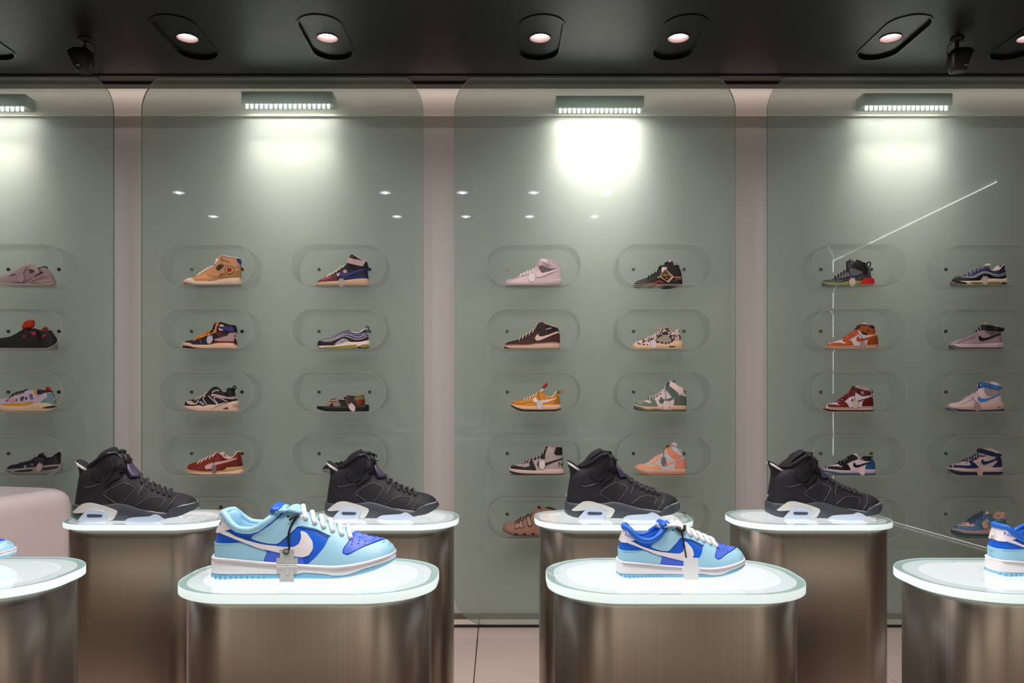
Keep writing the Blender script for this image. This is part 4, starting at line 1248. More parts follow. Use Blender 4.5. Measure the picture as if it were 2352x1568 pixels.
def card_y(s, pts, yoff):
    c = s.loc((sum(p[0] for p in pts) / len(pts), sum(p[1] for p in pts) / len(pts)), -.05)
    return s.S(*c)[1] + yoff
def flat_card(s, name, pts, m, yoff):
    y = s.S(*s.loc((1380, 820), -.05))[1] + yoff
    loc = [s.loc(p, -.05) for p in pts]
    fr = [s.out(x, y, z) for x, z in loc]
    bk = [s.out(x, y - .0007, z) for x, z in loc]
    n = len(fr)
    mb = MB()
    mb.add(fr, [tuple(range(n))]); mb.add(bk, [tuple(reversed(range(n)))])
    for i in range(n):
        j = (i + 1) % n
        mb.add([fr[i], fr[j], bk[j], bk[i]], [(0, 3, 2, 1)])
    return mb.make(name, m, s.root)
def card_text(s, body, c, hpx, m, yoff, ws=1.0):
    y = s.S(*s.loc((1380, 820), -.05))[1] + yoff
    x0, z0 = s.loc(c, -.05)
    vs, fs = text_mesh(body, hpx * s.Y / F / s.k * 1.4, .0001)
    mb = MB()
    mb.add([s.out(x0 + (a * ws) * s.d, y, z0 + b) for a, b, q in vs], fs)
    return mb.make('tag_lettering', m, s.root)
# ------------------------------------------------------------------ room shell
GLASS_Y, BACK_Y = 4.0, 4.15
XL, XR, YB = -4.5, 4.5, -3.2
def wp(px, py, y):                      # picture point at a given depth -> world X, Z
    return (px - VX) / F * y, EYE + (VY - py) / F * y

white_wall = mat('painted_wall', (200, 193, 192), .5, bump=.05, bscale=60)
room_wall = mat('room_wall_paint', (172, 160, 146), .6, bump=.05, bscale=50)
ceil_m = mat('satin_black_ceiling', (16, 16, 16), .36, spec=.32, bump=.03, bscale=30)
black = mat('black_paint', (14, 13, 13), .45)
gloss_black = mat('gloss_black', (6, 6, 6), .3, spec=.35)

def panel(name, x0, x1, y0, y1, z0, z1, m, **kw):
    b = MB(); b.box(x0, x1, y0, y1, z0, z1)
    return b.make(name, m, None, None, kind='structure', **kw)

wall = panel('wall_back', XL, XR, BACK_Y, BACK_Y + .12, 0, CEIL, white_wall)
panel('wall_left', XL - .12, XL, YB, BACK_Y, 0, CEIL, room_wall)
panel('wall_right', XR, XR + .12, YB, BACK_Y, 0, CEIL, room_wall)
panel('wall_front', XL, XR, YB - .12, YB, 0, CEIL, room_wall)

# floor: one object per tile, joints recessed
sub = MB(); sub.box(XL, XR, YB, BACK_Y, -.1, -.006)
floor = sub.make('floor', mat('grout', (70, 62, 58), .8), kind='structure')
tile_m = mat('floor_tile_glaze', (206, 186, 178), .16, spec=.55, bump=.02, bscale=20)
T = .585
tb = MB(); tb.prism(stadium(T - .004, T - .004, .003, 2), -.006, 0.0, .0015)
tme = None
ty0 = 3.84
nx = 0
for iy in range(-12, 2):
    y0 = ty0 + (iy - 1) * T if iy < 1 else ty0
    hgt = T
    for ix in range(-8, 9):
        x0 = -.105 + ix * T
        cx, cy = x0 + T / 2, y0 + T / 2
        if cx < XL or cx > XR or cy < YB or iy == 1:
            continue
        if tme is None:
            o = tb.make('floor_tile', tile_m, floor, (cx, cy, 0)); tme = o.data
        else:
            link('floor_tile', tme, floor, (cx, cy, 0))
tb = MB(); tb.prism(stadium(T - .004, BACK_Y - ty0 - .004, .003, 2), -.006, 0.0, .0015)
tme = None
for ix in range(-7, 8):
    x0 = -.105 + ix * T
    if tme is None:
        o = tb.make('floor_tile', tile_m, floor, (x0 + T / 2, (BACK_Y + ty0) / 2, 0)); tme = o.data
    else:
        link('floor_tile', tme, floor, (x0 + T / 2, (BACK_Y + ty0) / 2, 0))

# ceiling with real stadium-shaped openings for the lamps
HW, HL = .19, .45
def sta(cx, cy, w, l, n=8):
    return [(cx + a, cy + b) for a, b in stadium(w, l, w / 2, n)]
LY = 3.575
ho = [sta(x, LY, HW, HL) for x in WALL_LAMPS]
vs = [(XL, YB), (XR, YB), (XR, BACK_Y), (XL, BACK_Y)]
ed = [(0, 1), (1, 2), (2, 3), (3, 0)]
for h in ho:
    b = len(vs); vs += h
    ed += [(b + i, b + (i + 1) % len(h)) for i in range(len(h))]
co, _, fa, _, _, _ = delaunay_2d_cdt([Vector(v) for v in vs], ed, [], 0, 1e-7)
def instad(x, y, cx):
    dy = max(0, abs(y - LY) - (HL - HW) / 2)
    return math.hypot(x - cx, dy) < HW / 2 - 1e-4
fk = [f for f in fa if not any(instad(sum(co[i].x for i in f) / len(f), sum(co[i].y for i in f) / len(f), cx) for cx in WALL_LAMPS)]
mb = MB()
mb.add([(v.x, v.y, CEIL) for v in co], [tuple(reversed(f)) for f in fk])
mb.box(XL, XR, YB, BACK_Y, CEIL + .14, CEIL + .18)
mb.make('ceiling', ceil_m, kind='structure')

# back wall details between and behind the glass panels: brighter soffit, its trim line, dark slot and skirting
panel('trim_1', XL, XR, BACK_Y - .018, BACK_Y, wp(0, 268, BACK_Y)[1], CEIL - .012, mat('soffit_paint', (206, 192, 184), .5))
panel('trim_2', XL, XR, BACK_Y - .024, BACK_Y - .018, wp(0, 270, BACK_Y)[1], wp(0, 266, BACK_Y)[1], mat('trim_paint', (230, 220, 205), .4))
panel('trim_3', XL, XR, BACK_Y - .07, BACK_Y, CEIL - .012, CEIL, black)
panel('baseboard_back', XL, XR, BACK_Y - .012, BACK_Y, 0, .03, mat('skirting_metal', (120, 112, 104), .4, metal=.6))
panel('trim_4', XL, XR, GLASS_Y - .006, GLASS_Y + .02, 0.0, .008, black)
panel('trim_5', XL, XR, GLASS_Y - .02, GLASS_Y + .03, CEIL - .006, CEIL, black)

# ------------------------------------------------------------------ glass wall panels
glass_m = clear_mat('tinted_glass', (.775, .888, .845), .38, (.46, .575, .525), .5, 1.5, 0.0)
edge_m = mat('glass_edge', (96, 122, 108), .25)
PANELS = [(-3.45, -1.978), (-1.834, -.388), (-.230, 1.214), (1.377, 2.83)]
PLAB = ['tall green-tinted glass panel cut off by the left edge of the view',
        'tall green-tinted glass panel holding the gold sneaker, left of centre',
        'tall green-tinted glass panel holding the mustard sneaker, at the centre',
        'tall green-tinted glass panel holding the burnt orange sneaker, at the right']
def arc(cx, cz, r, a0, a1, n=12):
    return [(cx + r * math.cos(math.radians(a0 + (a1 - a0) * i / n)), cz + r * math.sin(math.radians(a0 + (a1 - a0) * i / n))) for i in range(n + 1)]
for (x0, x1), lab in zip(PANELS, PLAB):
    r, r0 = .165, .215
    z0, z1 = .012, CEIL - .007
    zc = 2.645
    aa = math.degrees(math.asin((z1 - zc) / r0))
    ring = arc(x1 - r0, zc, r0, 0, aa) + arc(x0 + r0, zc, r0, 180 - aa, 180) + arc(x0 + r, z0 + r, r, 180, 270) + arc(x1 - r, z0 + r, r, 270, 360)
    rr = []
    for p in ring:
        if not rr or math.hypot(p[0] - rr[-1][0], p[1] - rr[-1][1]) > 1e-5:
            rr.append(p)
    ring = rr
    n = len(ring)
    cx = (x0 + x1) / 2
    root = thing('glass_panel', lab, 'glass panel', (cx, GLASS_Y, 0), 'glass panels of the display wall')
    mb = MB()
    mb.add([(x - cx, 0, z) for x, z in ring], [tuple(range(n))])
    pn = mb.make('pane', glass_m, root)
    mb = MB()
    mb.grid([[(x - cx, 0, z) for x, z in ring], [(x - cx, .012, z) for x, z in ring]], closev=True)
    mb.make('edge', edge_m, pn)

# LED washers behind the glass
led_m = emitter('led_light', (1.0, .98, .93), 12)
bar_m = mat('bar_housing', (118, 132, 124), .4)
BARS = [(-3.42, -2.47, 2.688, 1.0, 'left edge'), (None,)]
BARP = [(-150, 57, 252, 3.2, 'lit bar lamp behind the glass at the left edge of the view'),
        (562, 760, 246, 3.2, 'lit bar lamp with visible dots behind the panel left of centre'),
        (1282, 1473, 256, 7, 'brightest bar lamp, behind the centre glass panel'),
        (1985, 2178, 250, 2.8, 'lit bar lamp behind the right glass panel')]
for px0, px1, py, e, lab in BARP:
    yb = 4.065
    xa, z = wp(px0, py, yb)
    xb, _ = wp(px1, py, yb)
    cx = (xa + xb) / 2
    root = thing('wall_washer', lab, 'light', (cx, yb, z), 'bar lamps behind the glass')
    w = (xb - xa) / 2
    mb = MB(); mb.box(-w - .012, w + .012, -.018, .075, .012, .075)
    hs = mb.make('housing', bar_m, root)
    led = MB(); led.prism(stadium(.013, .014, .006, 3), -.006, .010)
    k = 18
    me = None
    for i in range(k):
        x = -w + (i + .5) * 2 * w / k
        if me is None:
            o = led.make('led', led_m, hs, (x, 0, 0)); me = o.data
        else:
            link('led', me, hs, (x, 0, 0))
    light('AREA', (cx, yb, z - .009), e * .28, (1.0, .95, .86), (cx, yb + .085, z - .2), shape='RECTANGLE', size=2 * w, size_y=.012, spread=math.radians(150))
    light('AREA', (cx, yb, z - .009), e * .13, (1.0, .95, .86), (cx, yb + .085, z - .7), shape='RECTANGLE', size=2 * w, size_y=.012, spread=math.radians(95))
    light('AREA', (cx, yb, z - .009), 1.6 + e * .16, (1.0, .95, .86), (cx, yb + .085, z - 1.5), shape='RECTANGLE', size=2 * w, size_y=.012, spread=math.radians(62))

# strip in the ceiling slot that lights the soffit band
light('AREA', (0, BACK_Y - .085, CEIL - .016), 3.2, (1.0, .93, .87), (0, BACK_Y, CEIL - .12), shape='RECTANGLE', size=8.6, size_y=.012)

# ------------------------------------------------------------------ acrylic cases
acr = clear_mat('clear_acrylic', (.985, .99, .985), .012, (.85, .88, .86), .5, 1.49, 0.02, .8)
rim_m = clear_mat('polished_acrylic_edge', (.80, .83, .81), .26, (.95, .96, .93), .5, 1.49, 0.1, 1.0)
bolt_m = mat('bolt_steel', (120, 118, 116), .25, metal=1.0)
CW, CH, CD, CT = .468, .203, .158, .005
ROWZ = [EYE + (VY - y) / F * GLASS_Y for y in (619, 761, 900, 1041, 1180)]
SHELF_Z = [z - CH / 2 + CT + .0004 for z in ROWZ]
CASEP = {-1: 79, 0: 499, 1: 791.5, 2: 1223, 3: 1512.5, 4: 1942, 5: 2229}
INN = {}
def case_meshes():
    o = stadium(CW, CH, .0995, 12); i = stadium(CW - 2 * CT, CH - 2 * CT, .0945, 12)
    body = MB()
    body.grid([[(x, -CD, z) for x, z in o], [(x, 0, z) for x, z in o]], closev=True)
    body.grid([[(x, 0, z) for x, z in i], [(x, -CD, z) for x, z in i]], closev=True)
    rim = MB()
    for y, fl in ((-CD, False), (0, True)):
        a = [(x, y, z) for x, z in o]; b = [(x, y, z) for x, z in i]
        n = len(a)
        rim.add(a + b, [((k, (k + 1) % n, n + (k + 1) % n, n + k) if fl else (k, n + k, n + (k + 1) % n, (k + 1) % n)) for k in range(n)])
    bolt = MB()
    ring = [(.0085 * math.cos(k * math.pi / 6), .0085 * math.sin(k * math.pi / 6)) for k in range(12)]
    bolt.grid([[(a, 0, b) for a, b in ring], [(a, -.008, b) for a, b in ring]], closev=True)
    bolt.add([(a, -.008, b) for a, b in ring], [tuple(reversed(range(12)))])
    bolt.add([(a * .45, -.0085, b * .45) for a, b in ring], [tuple(range(12))])
    return body, rim, bolt
body, rimb, bolt = case_meshes()
ORD = ['top', 'second', 'third', 'fourth', 'lowest']
CN = {-1: 'at the left edge of the view', 0: 'in the column with the gold sneaker', 1: 'in the column right of the gold sneaker', 2: 'in the column with the mustard sneaker',
      3: 'in the column with the grey-green sneaker', 4: 'in the column with the burnt orange sneaker', 5: 'in the column at the right edge'}
first = None
for c, px in CASEP.items():
    for r in range(5):
        if c == -1 and r == 4:
            continue
        x = (px - VX) / F * GLASS_Y
        root = thing('acrylic_case', '%s clear acrylic display case %s' % (ORD[r], CN[c]), 'display case', (x, GLASS_Y - .001, ROWZ[r]), 'clear acrylic cases on the glass wall')
        if first is None:
            first = (body.make('shell', acr, root).data, rimb.make('edge', rim_m, root).data, bolt.make('bolt', bolt_m, root, (-.1295, 0, .0)).data)
            link('bolt', first[2], root, (.1295, 0, 0))
        else:
            link('shell', first[0], root); link('edge', first[1], root)
            link('bolt', first[2], root, (-.1295, 0, 0)); link('bolt', first[2], root, (.1295, 0, 0))

# ------------------------------------------------------------------ pedestals
steel = brushed_steel()
plate_m = clear_mat('plate_glass', (.94, .98, .975), .05, (.75, .9, .88), .5, 1.5, 0.0, 1.2)
plate_edge = mat('lit_glass_edge', (225, 246, 246), .3, emit=(.84, .97, .97), estr=.55)  # emission stands in for panel light carried out to the glass edge
glow = emitter('backlit_diffuser', (.97, .99, 1.0), 1.55)
ringm = mat('diffuser_frame', (190, 198, 202), .5, emit=(.92, .97, 1), estr=.5)  # own emission imitates the spill of the light panel onto the frame
PEDS = [(-.938, 2.10, 'tall brushed steel pedestal at the left rear, beside the white counter'), (-.318, 2.10, 'brushed steel pedestal behind the large blue sneaker'),
        (.305, 2.10, 'brushed steel pedestal behind the small blue sneaker, right of the floor gap'), (.828, 2.10, 'brushed steel pedestal at the right rear under a black high-top'),
        (-.93, 1.315, 'front steel pedestal cut off by the left edge'), (-.311, 1.305, 'front steel pedestal under the large blue sneaker'),
        (.2885, 1.305, 'front steel pedestal under the small blue sneaker with the white tag'), (.892, 1.305, 'front steel pedestal cut off by the right edge')]
ZR, ZF = EYE - .331, EYE - .302
for x, y, lab in PEDS:
    zt = ZR if y > 2 else ZF
    root = thing('pedestal', lab, 'pedestal', (x, y, 0), 'steel pedestals with lit glass tops')
    b = MB(); b.prism(stadium(.392, .238, .1, 12), 0, zt - .0155, .001)
    b.make('column', steel, root)
    ring = stadium(.418, .264, .112, 14)
    n = len(ring)
    b = MB()
    b.add([(a, c, zt) for a, c in ring], [tuple(range(n))])
    gt = b.make('glass_top', plate_m, root)
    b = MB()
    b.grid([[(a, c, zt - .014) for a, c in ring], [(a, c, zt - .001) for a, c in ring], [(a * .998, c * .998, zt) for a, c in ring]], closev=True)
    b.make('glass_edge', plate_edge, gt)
    o2 = stadium(.392, .240, .102, 14)
    b = MB(); b.add([(a, c, zt - .0016) for a, c in ring] + [(a, c, zt - .0016) for a, c in o2], [(k, (k + 1) % n, n + (k + 1) % n, n + k) for k in range(n)])
    b.make('glass_border', mat('glass_border', (172, 198, 196), .3), gt)
    b = MB(); b.prism(o2, zt - .0150, zt - .0014)
    df = b.make('diffuser_frame', ringm, root)
    b = MB(); b.prism(stadium(.348, .196, .088, 14), zt - .0030, zt - .0010)
    b.make('light_panel', glow, df)

# ------------------------------------------------------------------ ceiling lamps, track spots, reflected room lights
lamp_glow = emitter('lamp_glow', (1.0, .93, .9), 26)
collar_m = mat('lamp_collar', (96, 78, 78), .35)
FIXN = ['second oval recessed ceiling lamp off to the left', 'oval recessed ceiling lamp cut off by the left edge', 'oval recessed ceiling lamp left of the first panel centre', 'oval recessed ceiling lamp between first and second columns',
        'oval recessed ceiling lamp over the centre panel, pointing straight', 'oval recessed ceiling lamp right of the centre one', 'oval recessed ceiling lamp beside the right ceiling spotlight', 'oval recessed ceiling lamp cut off by the right edge']
fm = {}
for x, lab in zip(WALL_LAMPS, FIXN):
    root = thing('ceiling_lamp', lab, 'ceiling lamp', (x, LY, CEIL), 'oval recessed lamps above the glass wall')
    if not fm:
        o = stadium(HW + .012, HL + .012, HW / 2 + .006, 8); i = stadium(HW - .004, HL - .004, HW / 2 - .002, 8)
        b = MB(); n = len(o)
        for z0, z1, r0, r1 in ((0, -.004, o, o), (-.004, -.004, o, i), (-.004, .0, i, i)):
            b.grid([[(p[0], p[1], z0) for p in r0], [(p[0], p[1], z1) for p in r1]], closev=True, smooth=False)
        fm['bezel'] = b.make('bezel', gloss_black, root).data
        b = MB()
        b.grid([[(p[0], p[1], 0.0) for p in i], [(p[0], p[1], .012) for p in i]], closev=True)
        cc = [(.048 * math.cos(k * math.pi / 14), .02 + .048 * math.sin(k * math.pi / 14)) for k in range(28)]
        vv = list(i) + cc
        ee = [(k, (k + 1) % len(i)) for k in range(len(i))] + [(len(i) + k, len(i) + (k + 1) % 28) for k in range(28)]
        co, _, fa, _, _, _ = delaunay_2d_cdt([Vector(v) for v in vv], ee, [], 0, 1e-7)
        fk = [f for f in fa if math.hypot(sum(co[q].x for q in f) / len(f), sum(co[q].y for q in f) / len(f) - .02) > .0475]
        b.add([(v.x, v.y, .012) for v in co], [tuple(reversed(f)) for f in fk])
        fm['recess'] = b.make('recess', gloss_black, root).data
        b = MB()
        c = lambda r, z: [(r * math.cos(k * math.pi / 14), .02 + r * math.sin(k * math.pi / 14), z) for k in range(28)]
        b.grid([c(.049, .012), c(.050, .009), c(.048, .008), c(.046, .012), c(.043, .046)], closev=True)
        fm['collar'] = b.make('collar', collar_m, root).data
        b = MB(); b.add(c(.043, .042), [tuple(reversed(range(28)))])
        fm['lens'] = b.make('lens', lamp_glow, root).data
        b = MB()
        for sx, sy in ((.07, -.06), (-.07, -.03)):
            b.tube([(sx, sy, .012), (sx, sy - .008, .02)], .002, 6)
        fm['clip'] = b.make('clip', mat('clip_metal', (150, 150, 150), .3, metal=1.0), root).data
    else:
        for k, me in fm.items():
            link(k, me, root)

PL = ['leftmost', 'second from the left', 'middle', 'fourth from the left', 'rightmost']
DLAB = ['%s round downlight of the row mirrored %s in the glass' % (p, q) for q in ('higher', 'lower') for p in PL]
dm = {}
for i, (x, y) in enumerate(ROOM_LAMPS):
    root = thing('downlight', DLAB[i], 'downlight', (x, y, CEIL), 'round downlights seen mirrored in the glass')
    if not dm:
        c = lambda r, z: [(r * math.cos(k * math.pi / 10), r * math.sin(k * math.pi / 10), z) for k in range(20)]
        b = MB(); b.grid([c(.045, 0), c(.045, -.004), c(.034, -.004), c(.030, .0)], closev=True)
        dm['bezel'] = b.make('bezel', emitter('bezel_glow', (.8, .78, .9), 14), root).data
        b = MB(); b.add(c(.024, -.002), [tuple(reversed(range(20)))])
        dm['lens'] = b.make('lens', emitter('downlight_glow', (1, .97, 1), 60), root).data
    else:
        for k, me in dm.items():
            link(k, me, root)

# light line framing the entrance on the right of the room (mirrored in the right glass panel)
b = MB()
b.tube([(3.80, 2.04, CEIL - .01), (4.07, -1.5, CEIL - .01), (4.07, -1.5, .02)], .006, 6)
b.tube([(3.63, .6, .012), (3.67, 1.06, .012), (3.755, 2.06, .012), (3.84, 3.1, .012)], .0035, 6)
o = b.make('light_line', emitter('light_line_glow', (1, .98, .95), 14))
o['label'] = 'thin white light line seen mirrored in the right glass panel'; o['category'] = 'light'

for k, (px, lab) in enumerate(((195, 'black ceiling spotlight at the upper left, hanging by its bracket'), (2198, 'black ceiling spotlight at the upper right beside an oval lamp'))):
    Y = 3.58
    X = (px - VX) / F * Y
    sgn = 1 if k == 0 else -1
    root = thing('ceiling_spotlight', lab, 'spotlight', (X, Y, CEIL), 'black spotlights on the ceiling')
    b = MB(); c = lambda r, z, x=0: [(x + r * math.cos(q * math.pi / 10), r * math.sin(q * math.pi / 10), z) for q in range(20)]
    b.grid([c(.03, 0), c(.03, -.010), c(.024, -.014), c(.001, -.014)], closev=True); b.make('mount', black, root)
    b = MB(); b.tube([(0, 0, -.012), (0, 0, -.035), (-.004 * sgn, .0, -.055)], .009, 8); b.make('arm', black, root)
    b = MB()
    xs = -.012 * sgn
    rows = []
    for z, w, dd, ox in ((-.048, .022, .02, 0), (-.052, .040, .035, -.004), (-.066, .052, .042, -.008), (-.085, .050, .044, -.004), (-.125, .040, .038, .006), (-.150, .030, .032, .008), (-.152, .024, .026, .008)):
        rows.append([(xs + sgn * ox + p[0] * w / .05, p[1] * dd / .05, z) for p in stadium(.1, .1, .03, 4)])
    b.grid(rows, closev=True)
    nn = len(rows[0])
    b.add(rows[0], [tuple(reversed(range(nn)))]); b.add(rows[-1], [tuple(range(nn))])
    b.make('housing', black, root)
    b = MB(); b.tube([(.012 * sgn, 0, -.012), (.042 * sgn, 0, -.03), (.046 * sgn, 0, -.06), (.036 * sgn, 0, -.10)], .0022, 6); b.make('cable', black, root)
    b = MB(); b.box(xs - .004, xs + .010, -.045, -.043, -.140, -.136); b.make('indicator', mat('indicator_label', (190, 190, 190), .4), root)

# white counter by the left wall
b = MB()
root = thing('counter', 'white rounded counter at the lower left behind the steel pedestals', 'counter', (-2.5, 3.0, 0))
root.rotation_euler = (0, 0, math.radians(-13))
rows = []
ring = stadium(.98, 1.30, .12, 10)
for z, ins in ((0, 0), (.30, 0), (.70, 0), (.735, .006), (.757, .02), (.770, .04), (.776, .07)):
    rows.append([(p[0] * (1 - 2 * ins / .98), p[1] * (1 - 2 * ins / 1.3), z) for p in ring])
b.grid(rows, closev=True)
b.add(rows[-1], [tuple(range(len(ring)))])
b.make('counter_body', mat('white_lacquer', (226, 212, 214), .3, coat=.3), root)
# ------------------------------------------------------------------ build the wall shoes
by = {}
for sp in WALL_SHOES:
    by[sp['id']] = sp
    build_wall_shoe(sp)
# partly hidden pairs in the cases behind the pedestals
build_wall_shoe(by['knit'], (741 - 16.5) / F * WALL_Y - .002, 0, 'black low runner half hidden behind the second black high-top', 3)
build_wall_shoe(by['air'], (430 - 1160) / F * WALL_Y, 0, 'tan sneaker in the lowest case, almost wholly hidden behind a glass top', 4)

# sandal
sp = parse(dict(f=(710, 870, SB), d=-1, sole=(2025, 265), B='2020,1068 600,1068 480,1050 280,990', M='2005,870 1920,852 1500,852 1100,890 600,910 270,900',
     back='1860,860 1865,640 1835,520', top='1830,518 1780,465 1560,570 1400,565 1300,530 1200,490 1150,600 1210,700 1150,730 1080,690 950,690 830,630 700,700 600,800 530,900', open=1900))
s = Shoe(sp, WALL_Y); s.kc = .15
s.start('black strappy sandal with tan, olive and rust straps and a tag', 'sandal', None, ((s.Xh + s.Xt) / 2, WALL_Y, SHELF_Z[2]))
M_ = lambda x: np.interp(x, *s.Mx); B_ = lambda x: np.interp(x, *s.Bx)
s.slab('sole', B_, M_, cloth((24, 20, 28), .5))
for nm, q, c in (('toe_strap', '530,905 600,800 700,700 760,660 960,700 840,900', (158, 124, 100)), ('toe_strap', '760,770 960,700 1080,890 850,905', (132, 106, 92)), ('toe_lining', '660,900 760,780 850,890', (18, 15, 16)),
                 ('strap_edge', '680,730 760,755 930,735 920,755 760,780 670,745', (24, 16, 14)), ('buckle', '690,700 830,628 855,660 780,690', (52, 36, 22)), ('instep_strap', '950,690 1080,690 1180,750 1240,880 1090,885', (18, 22, 24)),
                 ('ankle_strap', '1200,490 1350,560 1330,700 1320,860 1260,860 1180,680 1145,610', (96, 52, 30)), ('ankle_panel', '1300,560 1560,570 1560,740 1500,850 1320,860 1290,700', (34, 32, 38)),
                 ('heel_strap', '1480,620 1780,465 1835,520 1865,640 1700,680 1560,740', (112, 98, 58)), ('heel_panel', '1560,740 1700,690 1815,665 1815,855 1560,855', (112, 38, 16))):
    s.patch(nm, Q(q), cloth(c))
s.tag((1435, 935), cloth((214, 190, 190), .5), 190, 290, s.d * .55 * 1)

# ------------------------------------------------------------------ black high-tops on the rear pedestals
nub = mat('black_nubuck', (33, 33, 39), .6, bump=.3, bscale=700, spec=.3)
nub2 = mat('black_nubuck_panel', (27, 27, 33), .66, bump=.2, bscale=700, spec=.3)
rub = mat('dark_rubber', (60, 66, 74), .38, spec=.5)
rub2 = mat('toe_rubber', (66, 72, 80), .32, spec=.5)
clearb = mat('icy_rubber', (196, 210, 232), .2, spec=.6, coat=.4)
silver = mat('silver_tpu', (232, 234, 232), .22, metal=.25, coat=.5)
pipe = mat('reflective_piping', (120, 118, 122), .35, metal=.4)
tong = mat('iridescent_tongue', (70, 64, 92), .35, metal=.3)
BLK = parse(dict(f=(1280, 1020, 7.84), d=1, sole=(130, 2195), B='130,1235 220,1295 360,1338 900,1345 1400,1355 1650,1350 1850,1310 2050,1235 2190,1140',
    M='130,1030 200,1055 370,1080 600,1075 850,1075 980,1045 1100,1055 1300,1110 1700,1200 1850,1225 1900,1160 2040,1090 2190,1040',
    back='165,1025 185,850 220,640 232,560 330,470 410,425', top='410,425 500,400 600,335 700,265 800,195 870,165 950,165 1000,210 1040,300 1065,400 1090,560 1190,570 1330,660 1500,760 1760,850 1900,880 2050,925 2140,990 2185,1060', open=820, h=.0055, off=.0012, kc=.26, ko=.08, w=1.05))
def build_black(label):
    s = Shoe(BLK, 2.11, 'high_top_sneaker')
    s.off0 = .0010
    s.start(label, 'shoe', 'black high-tops on the rear pedestals')
    s.upper(nub, nub2)
    M = lambda x: np.interp(x, *s.Mx); B = lambda x: np.interp(x, *s.Bx)
    s.slab('midsole', B, M, rub)
    s.collar(nub2, .0055)
    s.patch('toe_bumper', Q('1855,1290 1870,1210 1905,1165 2040,1090 2190,1040 2210,1120 2050,1250'), rub2, sole=True)
    s.patch('quarter_panel', Q('760,900 850,825 1050,712 1250,790 1245,850 1100,1052 980,1042'), nub2)
    s.patch('toe_panel', Q('1320,1100 1440,1010 1560,960 1790,995 1660,1180 1480,1150'), nub2)
    s.patch('ankle_patch', Q('560,520 720,400 880,300 930,290 930,400 870,600 800,670 720,685 640,640'), nub2, extra=.0022)
    s.patch('eyelet_wing', Q('920,450 990,380 1030,380 1000,440 930,480'), nub2, extra=.003)
    s.patch('eyelet_wing', Q('780,745 940,630 1020,540 1045,560 1000,620 900,680 800,760'), nub2, extra=.003)
    s.patch('eyelet_wing', Q('1010,480 1060,420 1060,500 1000,530'), nub2, extra=.003)
    s.patch('side_triangle', Q('1400,735 1352,910 1555,800'), nub2)
    s.patch('air_housing', Q('258,1180 380,1090 450,1045 520,1028 620,1036 850,1100 1010,1160 1028,1200 960,1320 850,1332 885,1200 800,1160 565,1132 490,1195 300,1202'), silver, sole=True, extra=.003)
    s.patch('air_unit', Q('355,1345 500,1180 560,1128 800,1160 885,1205 835,1352'), clearb, sole=True, extra=.005)
    s.patch('air_window', Q('530,1235 560,1215 790,1222 800,1240 780,1270 550,1270'), mat('dark_window', (70, 76, 96), .2), sole=True, extra=.0055)
    s.patch('forefoot_rubber', Q('1160,1335 1250,1280 1420,1262 1600,1250 1680,1215 1750,1235 1850,1305 1740,1345 1640,1358 1300,1358'), clearb, sole=True, extra=.003)
    s.puff('heel_tab', Q('175,345 178,290 270,330 420,440 482,490 460,540 310,668 268,652 235,600 230,480'), .021, nub2, r=.01)
    mb = MB()
    tp = [s.loc(p, 0) for p in Q('182,330 240,368 320,420 398,468')]
    for sd in (1, -1):
        mb.tube([s.out(x, sd * (.0125 + .009 * min(1, i)), z) for i, (x, z) in enumerate(tp)], .0022, 6)
        mb.tube([s.out(x, sd * (.0135 + .009 * min(1, i)), z - .0035) for i, (x, z) in enumerate(tp)], .0008, 6)
    mb.make('tab_trim', silver, s.root, kind='stuff')
    s.puff('inner_bootie', Q('400,400 500,300 600,170 700,115 780,82 835,150 760,200 620,300 520,370'), .024, nub2, r=.012)
    s.puff('tongue', Q('1030,330 1085,400 1160,480 1250,590 1180,620 1090,620 1040,500'), .024, tong, r=.01)
    s.puff('lace_lock', Q('960,200 1010,210 1050,290 1070,360 1030,390 980,300'), .018, black, r=.006)
    s.cord('lock_cord', Q('525,350 600,260 760,195 900,200 990,290'), .0012, pipe, .004)
    s.puff('cord_tip', Q('1050,285 1110,290 1105,300 1060,305'), .002, black, r=.002)
    s.piping('piping', [Q('770,880 850,815 1050,712 1160,745 1255,785 1245,850 1100,1050'), Q('760,900 880,980 980,1042'), Q('1320,1095 1440,1005 1560,955 1790,992 1660,1182'),
                        Q('1400,735 1350,912 1560,798'), Q('1950,930 1900,1060 1800,1190'), Q('440,760 500,775 640,740 780,690'), Q('1045,700 1080,570'), Q('560,520 880,298')], .0007, pipe)
    s.dots('perforations', [(800 + i * 62 + (j % 2) * 30, 900 - i * 22 + j * 38) for i in range(6) for j in range(4) if not (i == 5 and j > 2) and not (i == 0 and j > 1)] +
           [(1480 + i * 60, 1040 - (i % 2) * 30 + j * 40) for i in range(3) for j in range(2)], .0011, black, 0)
    s.dots('eyelet_holes', [(620, 515), (740, 440), (850, 380), (800, 555), (710, 615)], .0018, gloss_black, .0028)
    s.piping('welt', [Q('1420,1150 1700,1195 1850,1215'), Q('1905,1165 2040,1090 2180,1042')], .0011, silver)
    s.patch('heel_logo', Q('172,935 195,925 200,965 180,968'), silver)
    s.laces((1230, 600), (1720, 860), 6, mat('black_lace', (44, 40, 50), .7), r=.0034, spread=.18, single=False, flat=.7)
    return s
bs = build_black('black high-top sneaker on the rear pedestal behind the small blue sneaker')
broot = bs.root
broot.location.z = ZR + .0003
def copy_tree(o, parent=None):
    c = o.copy(); COL.objects.link(c)
    if parent is not None:
        c.parent = parent
    for ch in [k for k in o.children]:
        copy_tree(ch, c)
    return c
